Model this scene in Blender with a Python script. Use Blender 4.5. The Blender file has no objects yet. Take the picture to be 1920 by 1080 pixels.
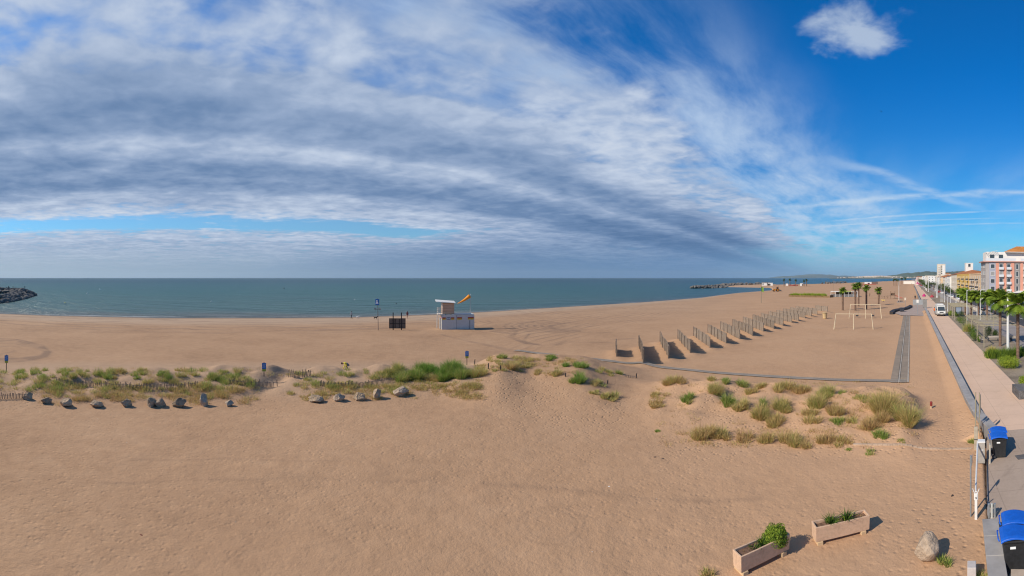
import bpy, bmesh, math, random
import numpy as np
from mathutils import Vector, Matrix
R = math.radians
sc = bpy.context.scene
COL = sc.collection
random.seed(7)
# ---------------------------------------------------------------- camera (stitched panorama: cylindrical projection)
F, CX, HY, HC = 820.0, 960.0, 521.0, 9.0
cd = bpy.data.cameras.new('camera'); cam = bpy.data.objects.new('camera', cd); COL.objects.link(cam)
cd.type = 'PANO'; cd.panorama_type = 'CENTRAL_CYLINDRICAL'
cd.central_cylindrical_range_u_min = -960/F; cd.central_cylindrical_range_u_max = 960/F
cd.central_cylindrical_range_v_min = -(1080-HY)/F; cd.central_cylindrical_range_v_max = HY/F
cd.central_cylindrical_radius = 1.0
cam.location = (0, 0, HC); cam.rotation_euler = (R(90), 0, 0)
cd.clip_start = .1; cd.clip_end = 120000
sc.camera = cam
sc.view_settings.view_transform = 'Standard'; sc.view_settings.look = 'None'
sc.view_settings.exposure = 0.12; sc.view_settings.gamma = 1.0
sc.cycles.use_denoising = True; sc.cycles.use_adaptive_sampling = False; sc.cycles.filter_width = 1.15; sc.cycles.max_bounces = 6; sc.cycles.transparent_max_bounces = 8
# ---------------------------------------------------------------- node helper
class NT:
    def __init__(s, nt): s.nt = nt; s.n = nt.nodes; s.l = nt.links
    def new(s, t, **k):
        n = s.n.new(t)
        for a, b in k.items(): setattr(n, a, b)
        return n
    def put(s, sock, v):
        if v is None: return
        if isinstance(v, bpy.types.NodeSocket): s.l.new(v, sock)
        elif isinstance(v, (tuple, list)) and len(v) == 3 and sock.type == 'RGBA': sock.default_value = (*v, 1)
        else: sock.default_value = v
    def m(s, op, a, b=None, c=None, clamp=False):
        n = s.new('ShaderNodeMath', operation=op, use_clamp=clamp)
        for i, v in enumerate((a, b, c)): s.put(n.inputs[i], v)
        return n.outputs[0]
    def vm(s, op, a, b=None, scale=None):
        n = s.new('ShaderNodeVectorMath', operation=op)
        s.put(n.inputs[0], a); s.put(n.inputs[1], b)
        if scale is not None: s.put(n.inputs['Scale'], scale)
        return n.outputs['Value'] if op in ('LENGTH', 'DOT_PRODUCT', 'DISTANCE') else n.outputs[0]
    def xyz(s, x, y, z=0.0):
        n = s.new('ShaderNodeCombineXYZ'); s.put(n.inputs[0], x); s.put(n.inputs[1], y); s.put(n.inputs[2], z); return n.outputs[0]
    def sep(s, v):
        n = s.new('ShaderNodeSeparateXYZ'); s.put(n.inputs[0], v); return n.outputs
    def noise(s, v, scale=1, detail=4, rough=.5, dist=0, lac=2):
        n = s.new('ShaderNodeTexNoise'); s.put(n.inputs['Vector'], v)
        n.inputs['Scale'].default_value = scale; n.inputs['Detail'].default_value = detail
        n.inputs['Roughness'].default_value = rough; n.inputs['Distortion'].default_value = dist; n.inputs['Lacunarity'].default_value = lac
        return n.outputs['Fac']
    def voro(s, v, scale=1, feature='F1'):
        n = s.new('ShaderNodeTexVoronoi', feature=feature); s.put(n.inputs['Vector'], v); n.inputs['Scale'].default_value = scale
        return n.outputs['Distance']
    def ss(s, v, a, b, lo=0., hi=1.):
        n = s.new('ShaderNodeMapRange', interpolation_type='SMOOTHSTEP'); s.put(n.inputs['Value'], v)
        for k, x in (('From Min', a), ('From Max', b), ('To Min', lo), ('To Max', hi)): s.put(n.inputs[k], x)
        return n.outputs[0]
    def lin(s, v, a, b, lo=0., hi=1.):
        n = s.new('ShaderNodeMapRange'); s.put(n.inputs['Value'], v)
        for k, x in (('From Min', a), ('From Max', b), ('To Min', lo), ('To Max', hi)): s.put(n.inputs[k], x)
        return n.outputs[0]
    def ramp(s, v, pts, interp='LINEAR'):
        n = s.new('ShaderNodeValToRGB'); e = n.color_ramp.elements; n.color_ramp.interpolation = interp
        while len(e) < len(pts): e.new(.5)
        for i, (p, c) in enumerate(pts):
            e[i].position = p; e[i].color = (*c, 1) if isinstance(c, tuple) else (c, c, c, 1)
        s.put(n.inputs[0], v); return n.outputs[0]
    def mix(s, f, a, b, mode='MIX'):
        n = s.new('ShaderNodeMix', data_type='RGBA', blend_type=mode)
        s.put(n.inputs[0], f); s.put(n.inputs[6], a); s.put(n.inputs[7], b); return n.outputs[2]
    def bump(s, h, strength=1., dist=.02, normal=None):
        n = s.new('ShaderNodeBump'); s.put(n.inputs['Height'], h); s.put(n.inputs['Strength'], strength); s.put(n.inputs['Distance'], dist)
        s.put(n.inputs['Normal'], normal); return n.outputs[0]
    def attr(s, name):
        return s.new('ShaderNodeAttribute', attribute_name=name).outputs['Fac']
# ---------------------------------------------------------------- sky and sun
SUN_AZ, SUN_EL = R(-97), R(36)
w = bpy.data.worlds.new('World'); sc.world = w; w.use_nodes = True
def build_sky():
    g = NT(w.node_tree); g.n.clear()
    sky = g.new('ShaderNodeTexSky', sky_type='NISHITA'); sky.sun_disc = False
    sky.sun_elevation = SUN_EL; sky.sun_rotation = SUN_AZ; sky.air_density = 1.0; sky.dust_density = .25; sky.ozone_density = 2.6
    D = g.new('ShaderNodeTexCoord').outputs['Generated']
    x, y, z = g.sep(D)
    zc = g.m('MAXIMUM', z, 0.0); zz = g.m('ADD', zc, .03)
    hl = g.m('SQRT', g.m('ADD', g.m('MULTIPLY', x, x), g.m('MULTIPLY', y, y)))
    tan = g.m('DIVIDE', zc, hl)
    px, py = g.m('DIVIDE', x, zz), g.m('DIVIDE', y, zz)            # where the ray meets the cloud sheet
    s0 = g.m('MULTIPLY', g.m('SUBTRACT', py, px), .7071); t0 = g.m('MULTIPLY', g.m('ADD', px, py), .7071)
    P = g.xyz(px, py)
    wob = g.m('SUBTRACT', g.noise(P, .55, 3, .55), .5)
    s1 = g.m('ADD', s0, g.m('MULTIPLY', wob, g.ss(s0, .5, 2.2, 1.15, .75)))
    # banks: cover against distance s from the edge of the sheet, and how bright the bank is
    sn = g.m('DIVIDE', s1, 24.0)
    k = lambda v: v/24.0
    cover = g.ramp(sn, [(0, 0.0), (k(.5), .05), (k(1.15), .55), (k(1.75), .60), (k(2.3), .92), (k(4.2), .92), (k(4.8), .74), (k(5.6), .56), (k(6.3), .34), (k(6.75), .36), (k(7.2), .62), (k(9), .68), (1, .66)])
    cover = g.m('MAXIMUM', cover, g.m('MULTIPLY', g.m('MULTIPLY', g.ss(t0, 2.6, 5.5), .72), g.ss(s0, 1.6, 3.)))
    tone = g.ramp(sn, [(0, .62), (k(1.2), .62), (k(1.7), .68), (k(2.05), .60), (k(2.35), .37), (k(2.65), .37), (k(2.9), .62), (k(3.1), .54), (k(3.4), .32), (k(4.05), .32), (k(4.5), .60), (k(5.5), .66), (k(7.2), .68), (k(9.5), .60), (k(13), .64), (1, .56)])
    # cloudlets: a lumpy noise stretched along the bands and a finer mottled one
    q1 = g.xyz(g.m('MULTIPLY', s1, 1.0), g.m('MULTIPLY', t0, .68), 3.1)
    big = g.noise(q1, 1.5, 5, .52, .1)
    q2 = g.xyz(g.m('MULTIPLY', s0, 1.0), g.m('MULTIPLY', t0, .95), 9.7)
    fine = g.noise(q2, 5.0, 5, .50, .25)
    ripple = g.noise(g.xyz(g.m('MULTIPLY', s0, .45), t0, 5.0), 3.6, 3, .5, .2)
    dens = g.m('ADD', g.m('ADD', g.m('MULTIPLY', big, .45), g.m('MULTIPLY', fine, .42)), g.m('MULTIPLY', ripple, .15))
    a = g.m('SUBTRACT', g.m('ADD', dens, cover), 1.0)
    alpha = g.ss(a, -.10, .17)
    rag = g.m('SUBTRACT', 1., g.m('MULTIPLY', g.m('MULTIPLY', g.ss(g.m('SUBTRACT', t0, g.m('MULTIPLY', wob, 2.)), 8.5, 12.5), .85), g.ss(s0, 3.2, 1.6)))
    alpha = g.m('MULTIPLY', alpha, rag)
    # thin cirrus streaks outside the sheet's edge
    q3 = g.xyz(g.m('MULTIPLY', g.m('ADD', s0, g.m('MULTIPLY', wob, .5)), 1.), g.m('MULTIPLY', t0, .35), 1.7)
    cir = g.noise(q3, 2.6, 7, .60, .12)
    cz = g.m('MULTIPLY', g.ss(g.m('ADD', g.m('ADD', s0, g.m('MULTIPLY', wob, .7)), g.m('MULTIPLY', g.m('SUBTRACT', t0, 2.4), .3)), -.05, .85), g.ss(s0, 2.5, 1.1))
    veil = g.m('MULTIPLY', g.ss(cir, .25, .78), g.m('MULTIPLY', cz, .85))
    cir2 = g.noise(g.xyz(g.m('MULTIPLY', s0, .5), g.m('MULTIPLY', t0, .16), 8.), 1.4, 6, .55, .1)
    veil2 = g.m('MULTIPLY', g.m('MULTIPLY', g.ss(cir2, .45, .75), .35), g.ss(tan, .34, .15))
    veil = g.m('MAXIMUM', g.m('MAXIMUM', veil, veil2), g.ss(s0, 3.5, 5.5, 0., .22))
    # one separate puff, and faint vapour trails low on the right
    pd = g.vm('DISTANCE', P, (*[math.sin(.785)/(.565+.034), math.cos(.785)/(.565+.034)], 0))
    pn = g.noise(P, 5.5, 6, .58, .3)
    puff = g.m('MULTIPLY', g.ss(g.m('ADD', g.m('MULTIPLY', pn, .46), g.m('MULTIPLY', pd, -1.15)), -.02, .19), .74)
    def PP(a, b):
        th, tn = (a-CX)/F, (HY-b)/F; d = tn+.03*math.sqrt(1+tn*tn); return (math.sin(th)/d, math.cos(th)/d)
    def trail(p, q, wd, op):
        ax, ay = p; bx, by = q; L = math.hypot(bx-ax, by-ay); ux, uy = (bx-ax)/L, (by-ay)/L
        rx, ry = g.m('SUBTRACT', px, ax), g.m('SUBTRACT', py, ay)
        al = g.m('ADD', g.m('MULTIPLY', rx, ux), g.m('MULTIPLY', ry, uy))
        ac = g.m('ABSOLUTE', g.m('ADD', g.m('SUBTRACT', g.m('MULTIPLY', ry, ux), g.m('MULTIPLY', rx, uy)), g.m('MULTIPLY', g.m('SUBTRACT', g.noise(P, 1.3, 5, .6), .5), wd*2.0)))
        e = g.m('MULTIPLY', g.ss(al, -.4, .5), g.ss(al, L+1.5, L-.6))
        return g.m('MULTIPLY', g.m('MULTIPLY', g.ss(ac, wd, 0.), e), g.m('MULTIPLY', op, g.ss(g.noise(P, 2.2, 5, .6), .25, .62)))
    tr = trail(PP(1470, 391), PP(1925, 362), .22, .62)
    for p, q, wd, op in ((PP(1560, 415), PP(1830, 397), .10, .55), (PP(1530, 426), PP(1760, 412), .09, .5), (PP(1600, 432), PP(1900, 418), .12, .4), (PP(1560, 300), PP(1780, 372), .16, .45)):
        tr = g.m('MAXIMUM', tr, trail(p, q, wd, op))
    # colours (the Background strength below scales all of them)
    S = .10
    K = lambda c: tuple(v/S for v in c)
    blue = g.mix(g.ss(tan, 0., .5), (.27, .73, 1.0), (.0, .66, 1.28))
    blue = g.mix(g.ss(tan, .66, 1.3), blue, (.85, .93, .98))
    skyc = g.mix(1.0, sky.outputs[0], blue, 'MULTIPLY')
    lit = g.m('ADD', tone, g.m('MULTIPLY', g.m('SUBTRACT', g.m('ADD', g.m('MULTIPLY', big, .55), g.m('MULTIPLY', fine, .50)), .525), 1.05))
    lit = g.m('SUBTRACT', lit, g.m('MULTIPLY', g.m('MULTIPLY', g.ss(t0, 2.6, 8.0), .29), g.ss(s0, .6, 2.6)))
    cc = g.ramp(lit, [(0, K((.085, .165, .32))), (.25, K((.145, .235, .405))), (.5, K((.27, .36, .53))), (.75, K((.48, .56, .70))), (1, K((.72, .75, .79)))])
    c = g.mix(veil, skyc, K((.50, .62, .78)))
    c = g.mix(tr, c, K((.55, .67, .80)))
    c = g.mix(puff, c, K((.50, .585, .70)))
    c = g.mix(alpha, c, cc)
    # air along the horizon
    az = g.m('ARCTAN2', x, y)
    hz = g.ramp(g.lin(az, -1.3, 1.3), [(0, K((.36, .44, .52))), (.30, K((.20, .30, .43))), (.50, K((.085, .185, .345))), (.66, K((.08, .20, .40))), (.78, K((.20, .40, .62))), (1, K((.24, .47, .70)))])
    hf = g.m('POWER', g.ss(tan, .115, 0.), 1.35)
    c = g.mix(g.m('MULTIPLY', hf, .88), c, hz)
    bg = g.new('ShaderNodeBackground'); g.put(bg.inputs[0], c); bg.inputs[1].default_value = S
    out = g.new('ShaderNodeOutputWorld'); g.l.new(bg.outputs[0], out.inputs[0])
build_sky()
w.cycles.sampling_method = 'MANUAL'; w.cycles.sample_map_resolution = 512
sd = bpy.data.lights.new('sun', 'SUN'); sd.energy = 4.4; sd.angle = R(.53); sd.color = (1, .90, .76)
sun = bpy.data.objects.new('sun', sd); COL.objects.link(sun)
sdir = Vector((math.sin(SUN_AZ)*math.cos(SUN_EL), math.cos(SUN_AZ)*math.cos(SUN_EL), math.sin(SUN_EL)))
sun.rotation_euler = sdir.to_track_quat('Z', 'Y').to_euler(); sun.location = (-60, -10, 60)
# ---------------------------------------------------------------- where things stand
TV = (1708-CX)/F                                   # heading of the promenade
DX, DY = math.sin(TV), math.cos(TV); NX, NY = math.cos(TV), -math.sin(TV)
YAW = math.atan2(DY, DX)
def AL(a, l, z=0.): return Vector((a*DX+l*NX, a*DY+l*NY, z))   # a metres along the promenade, l metres to its right
def ssn(a, b, x):
    t = np.clip((x-a)/(b-a), 0, 1); return t*t*(3-2*t)
def vn(x, y, seed=0):
    xi, yi = np.floor(x), np.floor(y); fx, fy = x-xi, y-yi
    def h(i, j):
        v = np.sin(i*127.1+j*311.7+seed*74.7)*43758.5453; return v-np.floor(v)
    u, v = fx*fx*(3-2*fx), fy*fy*(3-2*fy)
    return (h(xi, yi)*(1-u)+h(xi+1, yi)*u)*(1-v)+(h(xi, yi+1)*(1-u)+h(xi+1, yi+1)*u)*v
SEA = -.35
SHX = [-500, -200, 0, 100, 300, 500, 650, 760, 850, 920, 1000, 1100, 1200, 1280, 1314, 1350, 1383, 1420, 1447, 1450, 1500, 1560, 1600, 1640, 1680, 1700, 1730, 1760, 2400]
SHY = [581, 584, 588, 592, 596, 596, 595, 591.5, 588, 584, 579, 573, 567, 561, 558.3, 553.5, 549.3, 546.5, 544.5, 533.8, 533, 531.6, 530, 528.2, 526.6, 525.6, 524.6, 522.0, 522.0]
FENCES = []                                        # filled below: (near xy, far xy)
NEARP = [(1207.7, 684.8), (1255, 675.6), (1295.4, 665), (1331.4, 655.2), (1361.6, 646.7), (1387.5, 638.5), (1412.3, 631.8), (1432.3, 623.6), (1452, 618.5), (1468.5, 612.8), (1484.6, 606.7), (1497.5, 603.3), (1510, 598.2), (1522, 594.5), (1532.5, 591), (1551.9, 586)]
FARP = [(1199, 633), (1237.7, 625.7), (1271.3, 620.9), (1300.9, 616.1), (1328.3, 611.4), (1352, 606), (1373.6, 600.6), (1393.6, 596.1), (1411.9, 592.1), (1427.8, 589), (1442.5, 585.3), (1457, 582.9), (1469.4, 579.8), (1482.2, 577.8), (1492.8, 575.8), (1529.5, 574.3)]
def pol(px, r): t = (px-CX)/F; return Vector((r*math.sin(t), r*math.cos(t), 0))
def G0(px, py, z=0.): v = pol(px, (HC-z)*F/(py-HY)); v.z = z; return v
FENCES.append((G0(1157, 671.5, .1), G0(1156, 639, 1.35)))
for n_, f_ in zip(NEARP, FARP): FENCES.append((G0(*n_, .05), G0(*f_, 1.35)))
def hfun(X, Y):
    X = np.asarray(X, float); Y = np.asarray(Y, float)
    r = np.hypot(X, Y); th = np.arctan2(X, Y); px = CX+F*th
    a = X*DX+Y*DY; l = X*NX+Y*NY
    near = 1-ssn(60, 160, r)
    z = near*(.10*(vn(X/5, Y/5, 1)-.5)+.035*(vn(X/1.3, Y/1.3, 2)-.5)+.015*(vn(X/.45, Y/.45, 3)-.5))
    z = z+(1-near)*.16*(vn(X/14, Y/14, 4)-.5)
    # dune behind the boulders
    env = ssn(-900, -700, px)*(1-ssn(862, 925, px)); gap = (1-.75*np.exp(-((px-512-(r-36)*9)/26)**2))*(1-.7*np.exp(-((px-22)/34)**2))
    rc = 39.6+2.0*(vn(px/90, px*0, 5)-.5)
    prof = np.where(r < rc, ssn(rc-9.0, rc, r), 1-ssn(rc, rc+3.0, r))
    z = z+env*gap*prof*(.50+.55*vn(X/2.4, Y/2.4, 6)+.22*vn(X/.9, Y/.9, 7))
    # sand ridge in the middle
    env = ssn(868, 938, px)*(1-ssn(1085, 1235, px)); rc = 43.6-(px-910)*.006
    prof = np.where(r < rc, ssn(rc-17, rc, r)**1.5, 1-ssn(rc, rc+3.2, r))
    z = z+env*prof*(1.05+.45*vn(X/3, Y/3, 8)+.16*vn(X/.9, Y/.9, 9))
    cx_ = pol(935, 36.0); ta, ra = np.array([math.cos((935-CX)/F), -math.sin((935-CX)/F)]), np.array([math.sin((935-CX)/F), math.cos((935-CX)/F)])
    ut, ur = (X-cx_.x)*ta[0]+(Y-cx_.y)*ta[1], (X-cx_.x)*ra[0]+(Y-cx_.y)*ra[1]
    z = z+.80*np.exp(-(np.where(ut < 0, ut/3.2, ut/2.0))**2-(ur/5.0)**2)
    cx_ = pol(1078, 35.5); ut, ur = (X-cx_.x)*ta[0]+(Y-cx_.y)*ta[1], (X-cx_.x)*ra[0]+(Y-cx_.y)*ra[1]
    z = z+.50*np.exp(-(np.where(ut < 0, ut/3.0, ut/1.8))**2-(ur/4.5)**2)
    # grass-grown mound on the right
    env = ssn(1165, 1300, px)*(1-ssn(1685, 1742, px)); rc = 34.5-(px-1300)*.0095
    prof = np.where(r < rc, ssn(rc-10.2, rc, r)**.8, 1-ssn(rc, rc+4.0, r))
    z = z+env*prof*(.45+.75*vn(X/2.1, Y/2.1, 10)+.24*vn(X/.8, Y/.8, 11))
    # drift sand at the foot of the paling fences
    for n, f in FENCES:
        vx, vy = f.x-n.x, f.y-n.y; L2 = vx*vx+vy*vy
        t = np.clip(((X-n.x)*vx+(Y-n.y)*vy)/L2, 0, 1)
        d2 = (X-n.x-t*vx)**2+(Y-n.y-t*vy)**2
        z = z+.26*np.exp(-d2/1.1)
    # beach falls to the sea; the spit beyond the bay rises again
    rs = (HC-SEA)*F/(np.interp(px, SHX, SHY)-HY); d = rs-r
    zs = np.where(d > 0, SEA*(1-np.clip(d/22, 0, 1))**1.5, SEA+np.clip(d*.05, -1.4, 0))
    lo = np.interp(px, [1340, 1351, 1400, 1444, 1452], [538, 538, 539, 539.8, 544.]); hi = np.interp(px, [1340, 1355, 1400, 1430, 1460], [537.8, 535.3, 534.3, 533.8, 533.4])
    r0, r1 = (HC-SEA)*F/(lo-HY), (HC-SEA)*F/(hi-HY)
    q = np.minimum(r-r0, r1-r); sp = np.clip(SEA+q*.05, SEA-1.5, .25)
    inside = (px > 1340) & (px < 1456)
    zs = np.where(inside, np.maximum(zs, sp), zs)
    land = ssn(0, 30, d)
    z = z*np.where(inside & (zs > SEA), 1, land)+zs
    # under the paved town
    lw = np.interp(a, [8, 13, 16, 25, 400], [2.5, 2.62, 3.0, 4.25, 4.3])
    lowr = ssn(lw-.25, lw+.05, l)*np.where((a > 6) & (a < 2600), 1, 0)
    z = z*(1-lowr)-.40*lowr
    edge = ssn(lw-1.6, lw-.3, l)*(1-lowr)*np.where((a > 24) & (a < 118), 1, 0)
    return z+edge*.40
def H(x, y): return float(hfun(np.array([x]), np.array([y]))[0])
RR = np.exp(np.linspace(math.log(9.), math.log(2600.), 1500))
def G(px, py, dz=0.):                              # the ground seen at a pixel of the photograph
    t = (px-CX)/F; X, Y = RR*math.sin(t), RR*math.cos(t); h = hfun(X, Y)
    yp = HY+F*(HC-h)/RR
    i = int(np.argmax(yp <= py)); i = max(i, 1)
    f = (yp[i-1]-py)/max(yp[i-1]-yp[i], 1e-9); r = RR[i-1]+(RR[i]-RR[i-1])*min(max(f, 0), 1)
    return Vector((r*math.sin(t), r*math.cos(t), H(r*math.sin(t), r*math.cos(t))+dz))
def rad(v): return math.hypot(v[0], v[1])
def mpp(v): return rad(v)/F                        # metres per photograph pixel at a place
def face(v): return -math.atan2(v[0], v[1])        # yaw that turns local -Y to the camera
# ---------------------------------------------------------------- object helpers
def tag(o, label=None, cat=None, group=None, kind=None):
    if label: o['label'] = label
    if cat: o['category'] = cat
    if group: o['group'] = group
    if kind: o['kind'] = kind
    return o
def empty(name, loc, rz=0., label=None, cat=None, group=None):
    o = bpy.data.objects.new(name, None); COL.objects.link(o); o.location = loc; o.rotation_euler = (0, 0, rz); o.empty_display_size = .2
    return tag(o, label, cat, group)
def copy_tree(o, parent=None):
    c = o.copy(); COL.objects.link(c); c.parent = parent
    for ch in list(o.children): copy_tree(ch, c)
    return c
class MB:
    def __init__(s): s.v = []; s.f = []
    def add(s, vs, fs):
        b = len(s.v); s.v += [tuple(v) for v in vs]; s.f += [tuple(i+b for i in f) for f in fs]; return s
    def box(s, cx, cy, cz, sx, sy, sz, rz=0., M=None):
        c, n = math.cos(rz), math.sin(rz); vs = []
        for dz in (-.5, .5):
            for dx, dy in ((-.5, -.5), (.5, -.5), (.5, .5), (-.5, .5)):
                x, y, z = dx*sx, dy*sy, dz*sz
                if M is not None: x, y, z = M @ Vector((x, y, z))
                vs.append((cx+x*c-y*n, cy+x*n+y*c, cz+z))
        return s.add(vs, [(3, 2, 1, 0), (4, 5, 6, 7), (0, 1, 5, 4), (1, 2, 6, 5), (2, 3, 7, 6), (3, 0, 4, 7)])
    def tube(s, pts, rs, n=8, cap=True):
        pts = [Vector(p) for p in pts]
        if not isinstance(rs, (list, tuple)): rs = [rs]*len(pts)
        vs, fs = [], []
        for i, p in enumerate(pts):
            t = (pts[min(i+1, len(pts)-1)]-pts[max(i-1, 0)]).normalized()
            u = t.cross(Vector((0, 0, 1)) if abs(t.z) < .9 else Vector((1, 0, 0))).normalized(); w_ = t.cross(u)
            vs += [p+(u*math.cos(2*math.pi*k/n)+w_*math.sin(2*math.pi*k/n))*rs[i] for k in range(n)]
        for i in range(len(pts)-1):
            for k in range(n): fs.append((i*n+k, i*n+(k+1) % n, (i+1)*n+(k+1) % n, (i+1)*n+k))
        if cap: fs += [tuple(range(n))[::1], tuple((len(pts)-1)*n+k for k in range(n))[::-1]]
        return s.add(vs, fs)
    def lathe(s, prof, n=16, c=(0, 0, 0)):
        vs = [(c[0]+r*math.cos(2*math.pi*k/n), c[1]+r*math.sin(2*math.pi*k/n), c[2]+z) for r, z in prof for k in range(n)]
        fs = [(i*n+k, i*n+(k+1) % n, (i+1)*n+(k+1) % n, (i+1)*n+k) for i in range(len(prof)-1) for k in range(n)]
        fs += [tuple(range(n))[::-1], tuple((len(prof)-1)*n+k for k in range(n))]
        return s.add(vs, fs)
    def prism(s, poly, z0, z1):                    # poly: xy, counter-clockwise
        n = len(poly); vs = [(x, y, z0) for x, y in poly]+[(x, y, z1) for x, y in poly]
        return s.add(vs, [tuple(range(n))[::-1], tuple(range(n, 2*n))]+[(k, (k+1) % n, n+(k+1) % n, n+k) for k in range(n)])
    def side(s, poly, y0, y1):                     # poly: xz profile, extruded along y
        n = len(poly); vs = [(x, y0, z) for x, z in poly]+[(x, y1, z) for x, z in poly]
        return s.add(vs, [tuple(range(n)), tuple(range(n, 2*n))[::-1]]+[(k, n+k, n+(k+1) % n, (k+1) % n) for k in range(n)])
    def build(s, name, mat, parent=None, smooth=False, bevel=0., loc=None, seg=2):
        me = bpy.data.meshes.new(name); me.from_pydata(s.v, [], s.f); me.materials.append(mat)
        if bevel or smooth:
            bm = bmesh.new(); bm.from_mesh(me); bmesh.ops.recalc_face_normals(bm, faces=bm.faces)
            if bevel: bmesh.ops.bevel(bm, geom=[e for e in bm.edges if e.is_manifold and e.calc_face_angle(0) > .5], offset=bevel, segments=seg, affect='EDGES', profile=.6)
            bm.to_mesh(me); bm.free()
        if smooth: me.polygons.foreach_set('use_smooth', [True]*len(me.polygons))
        o = bpy.data.objects.new(name, me); COL.objects.link(o); o.parent = parent
        if loc is not None: o.location = loc
        return o
MATS = {}
def M(name, col, rough=.7, var=.15, scale=4., bump=0., bscale=None, metal=0., spec=.3, stretch=None, dark=None, hue=0.):
    if name in MATS: return MATS[name]
    m = bpy.data.materials.new(name); m.use_nodes = True; g = NT(m.node_tree); b = m.node_tree.nodes['Principled BSDF']
    P = g.new('ShaderNodeTexCoord').outputs['Object']
    if stretch: P = g.vm('MULTIPLY', P, stretch)
    n = g.noise(P, scale, 5, .6); n2 = g.noise(P, scale*.17, 2, .5)
    f = g.m('ADD', g.m('MULTIPLY', n, .6), g.m('MULTIPLY', n2, .4))
    lo = tuple(max(c*(1-var*2.2), 0) for c in col) if dark is None else dark; hi = tuple(min(c*(1+var*1.6), 1) for c in col)
    c = g.ramp(f, [(.25, lo), (.52, col), (.78, hi)])
    if hue:
        r = g.new('ShaderNodeObjectInfo').outputs['Random']
        hs = g.new('ShaderNodeHueSaturation'); g.put(hs.inputs['Color'], c); g.put(hs.inputs['Value'], g.lin(r, 0, 1, 1-hue, 1+hue)); c = hs.outputs[0]
    g.put(b.inputs['Base Color'], c); b.inputs['Roughness'].default_value = rough; b.inputs['Metallic'].default_value = metal
    b.inputs['Specular IOR Level'].default_value = spec
    if bump: g.put(b.inputs['Normal'], g.bump(g.noise(P, bscale or scale*3, 6, .62), 1., bump))
    MATS[name] = m; return m
def glass(name, col=(.03, .045, .055)):
    return M(name, col, .08, .1, 2., spec=.6)
def grid_mesh(name, X, Y, Z, mat, attrs=None, smooth=True):
    nr, nc = X.shape; me = bpy.data.meshes.new(name)
    co = np.stack([X, Y, Z], -1).reshape(-1, 3)
    i = np.arange(nr-1)[:, None]*nc+np.arange(nc-1)[None]; q = np.stack([i, i+1, i+1+nc, i+nc], -1).reshape(-1, 4)
    me.vertices.add(len(co)); me.vertices.foreach_set('co', co.ravel()); nf = len(q)
    me.loops.add(nf*4); me.loops.foreach_set('vertex_index', q.ravel().astype(np.int32)); me.polygons.add(nf)
    me.polygons.foreach_set('loop_start', np.arange(nf, dtype=np.int32)*4)
    me.update(calc_edges=True)
    if smooth: me.polygons.foreach_set('use_smooth', np.ones(nf, bool))
    for k, v in (attrs or {}).items(): me.attributes.new(k, 'FLOAT', 'POINT').data.foreach_set('value', v.ravel().astype(np.float32))
    me.materials.append(mat); o = bpy.data.objects.new(name, me); COL.objects.link(o); return o
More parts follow.
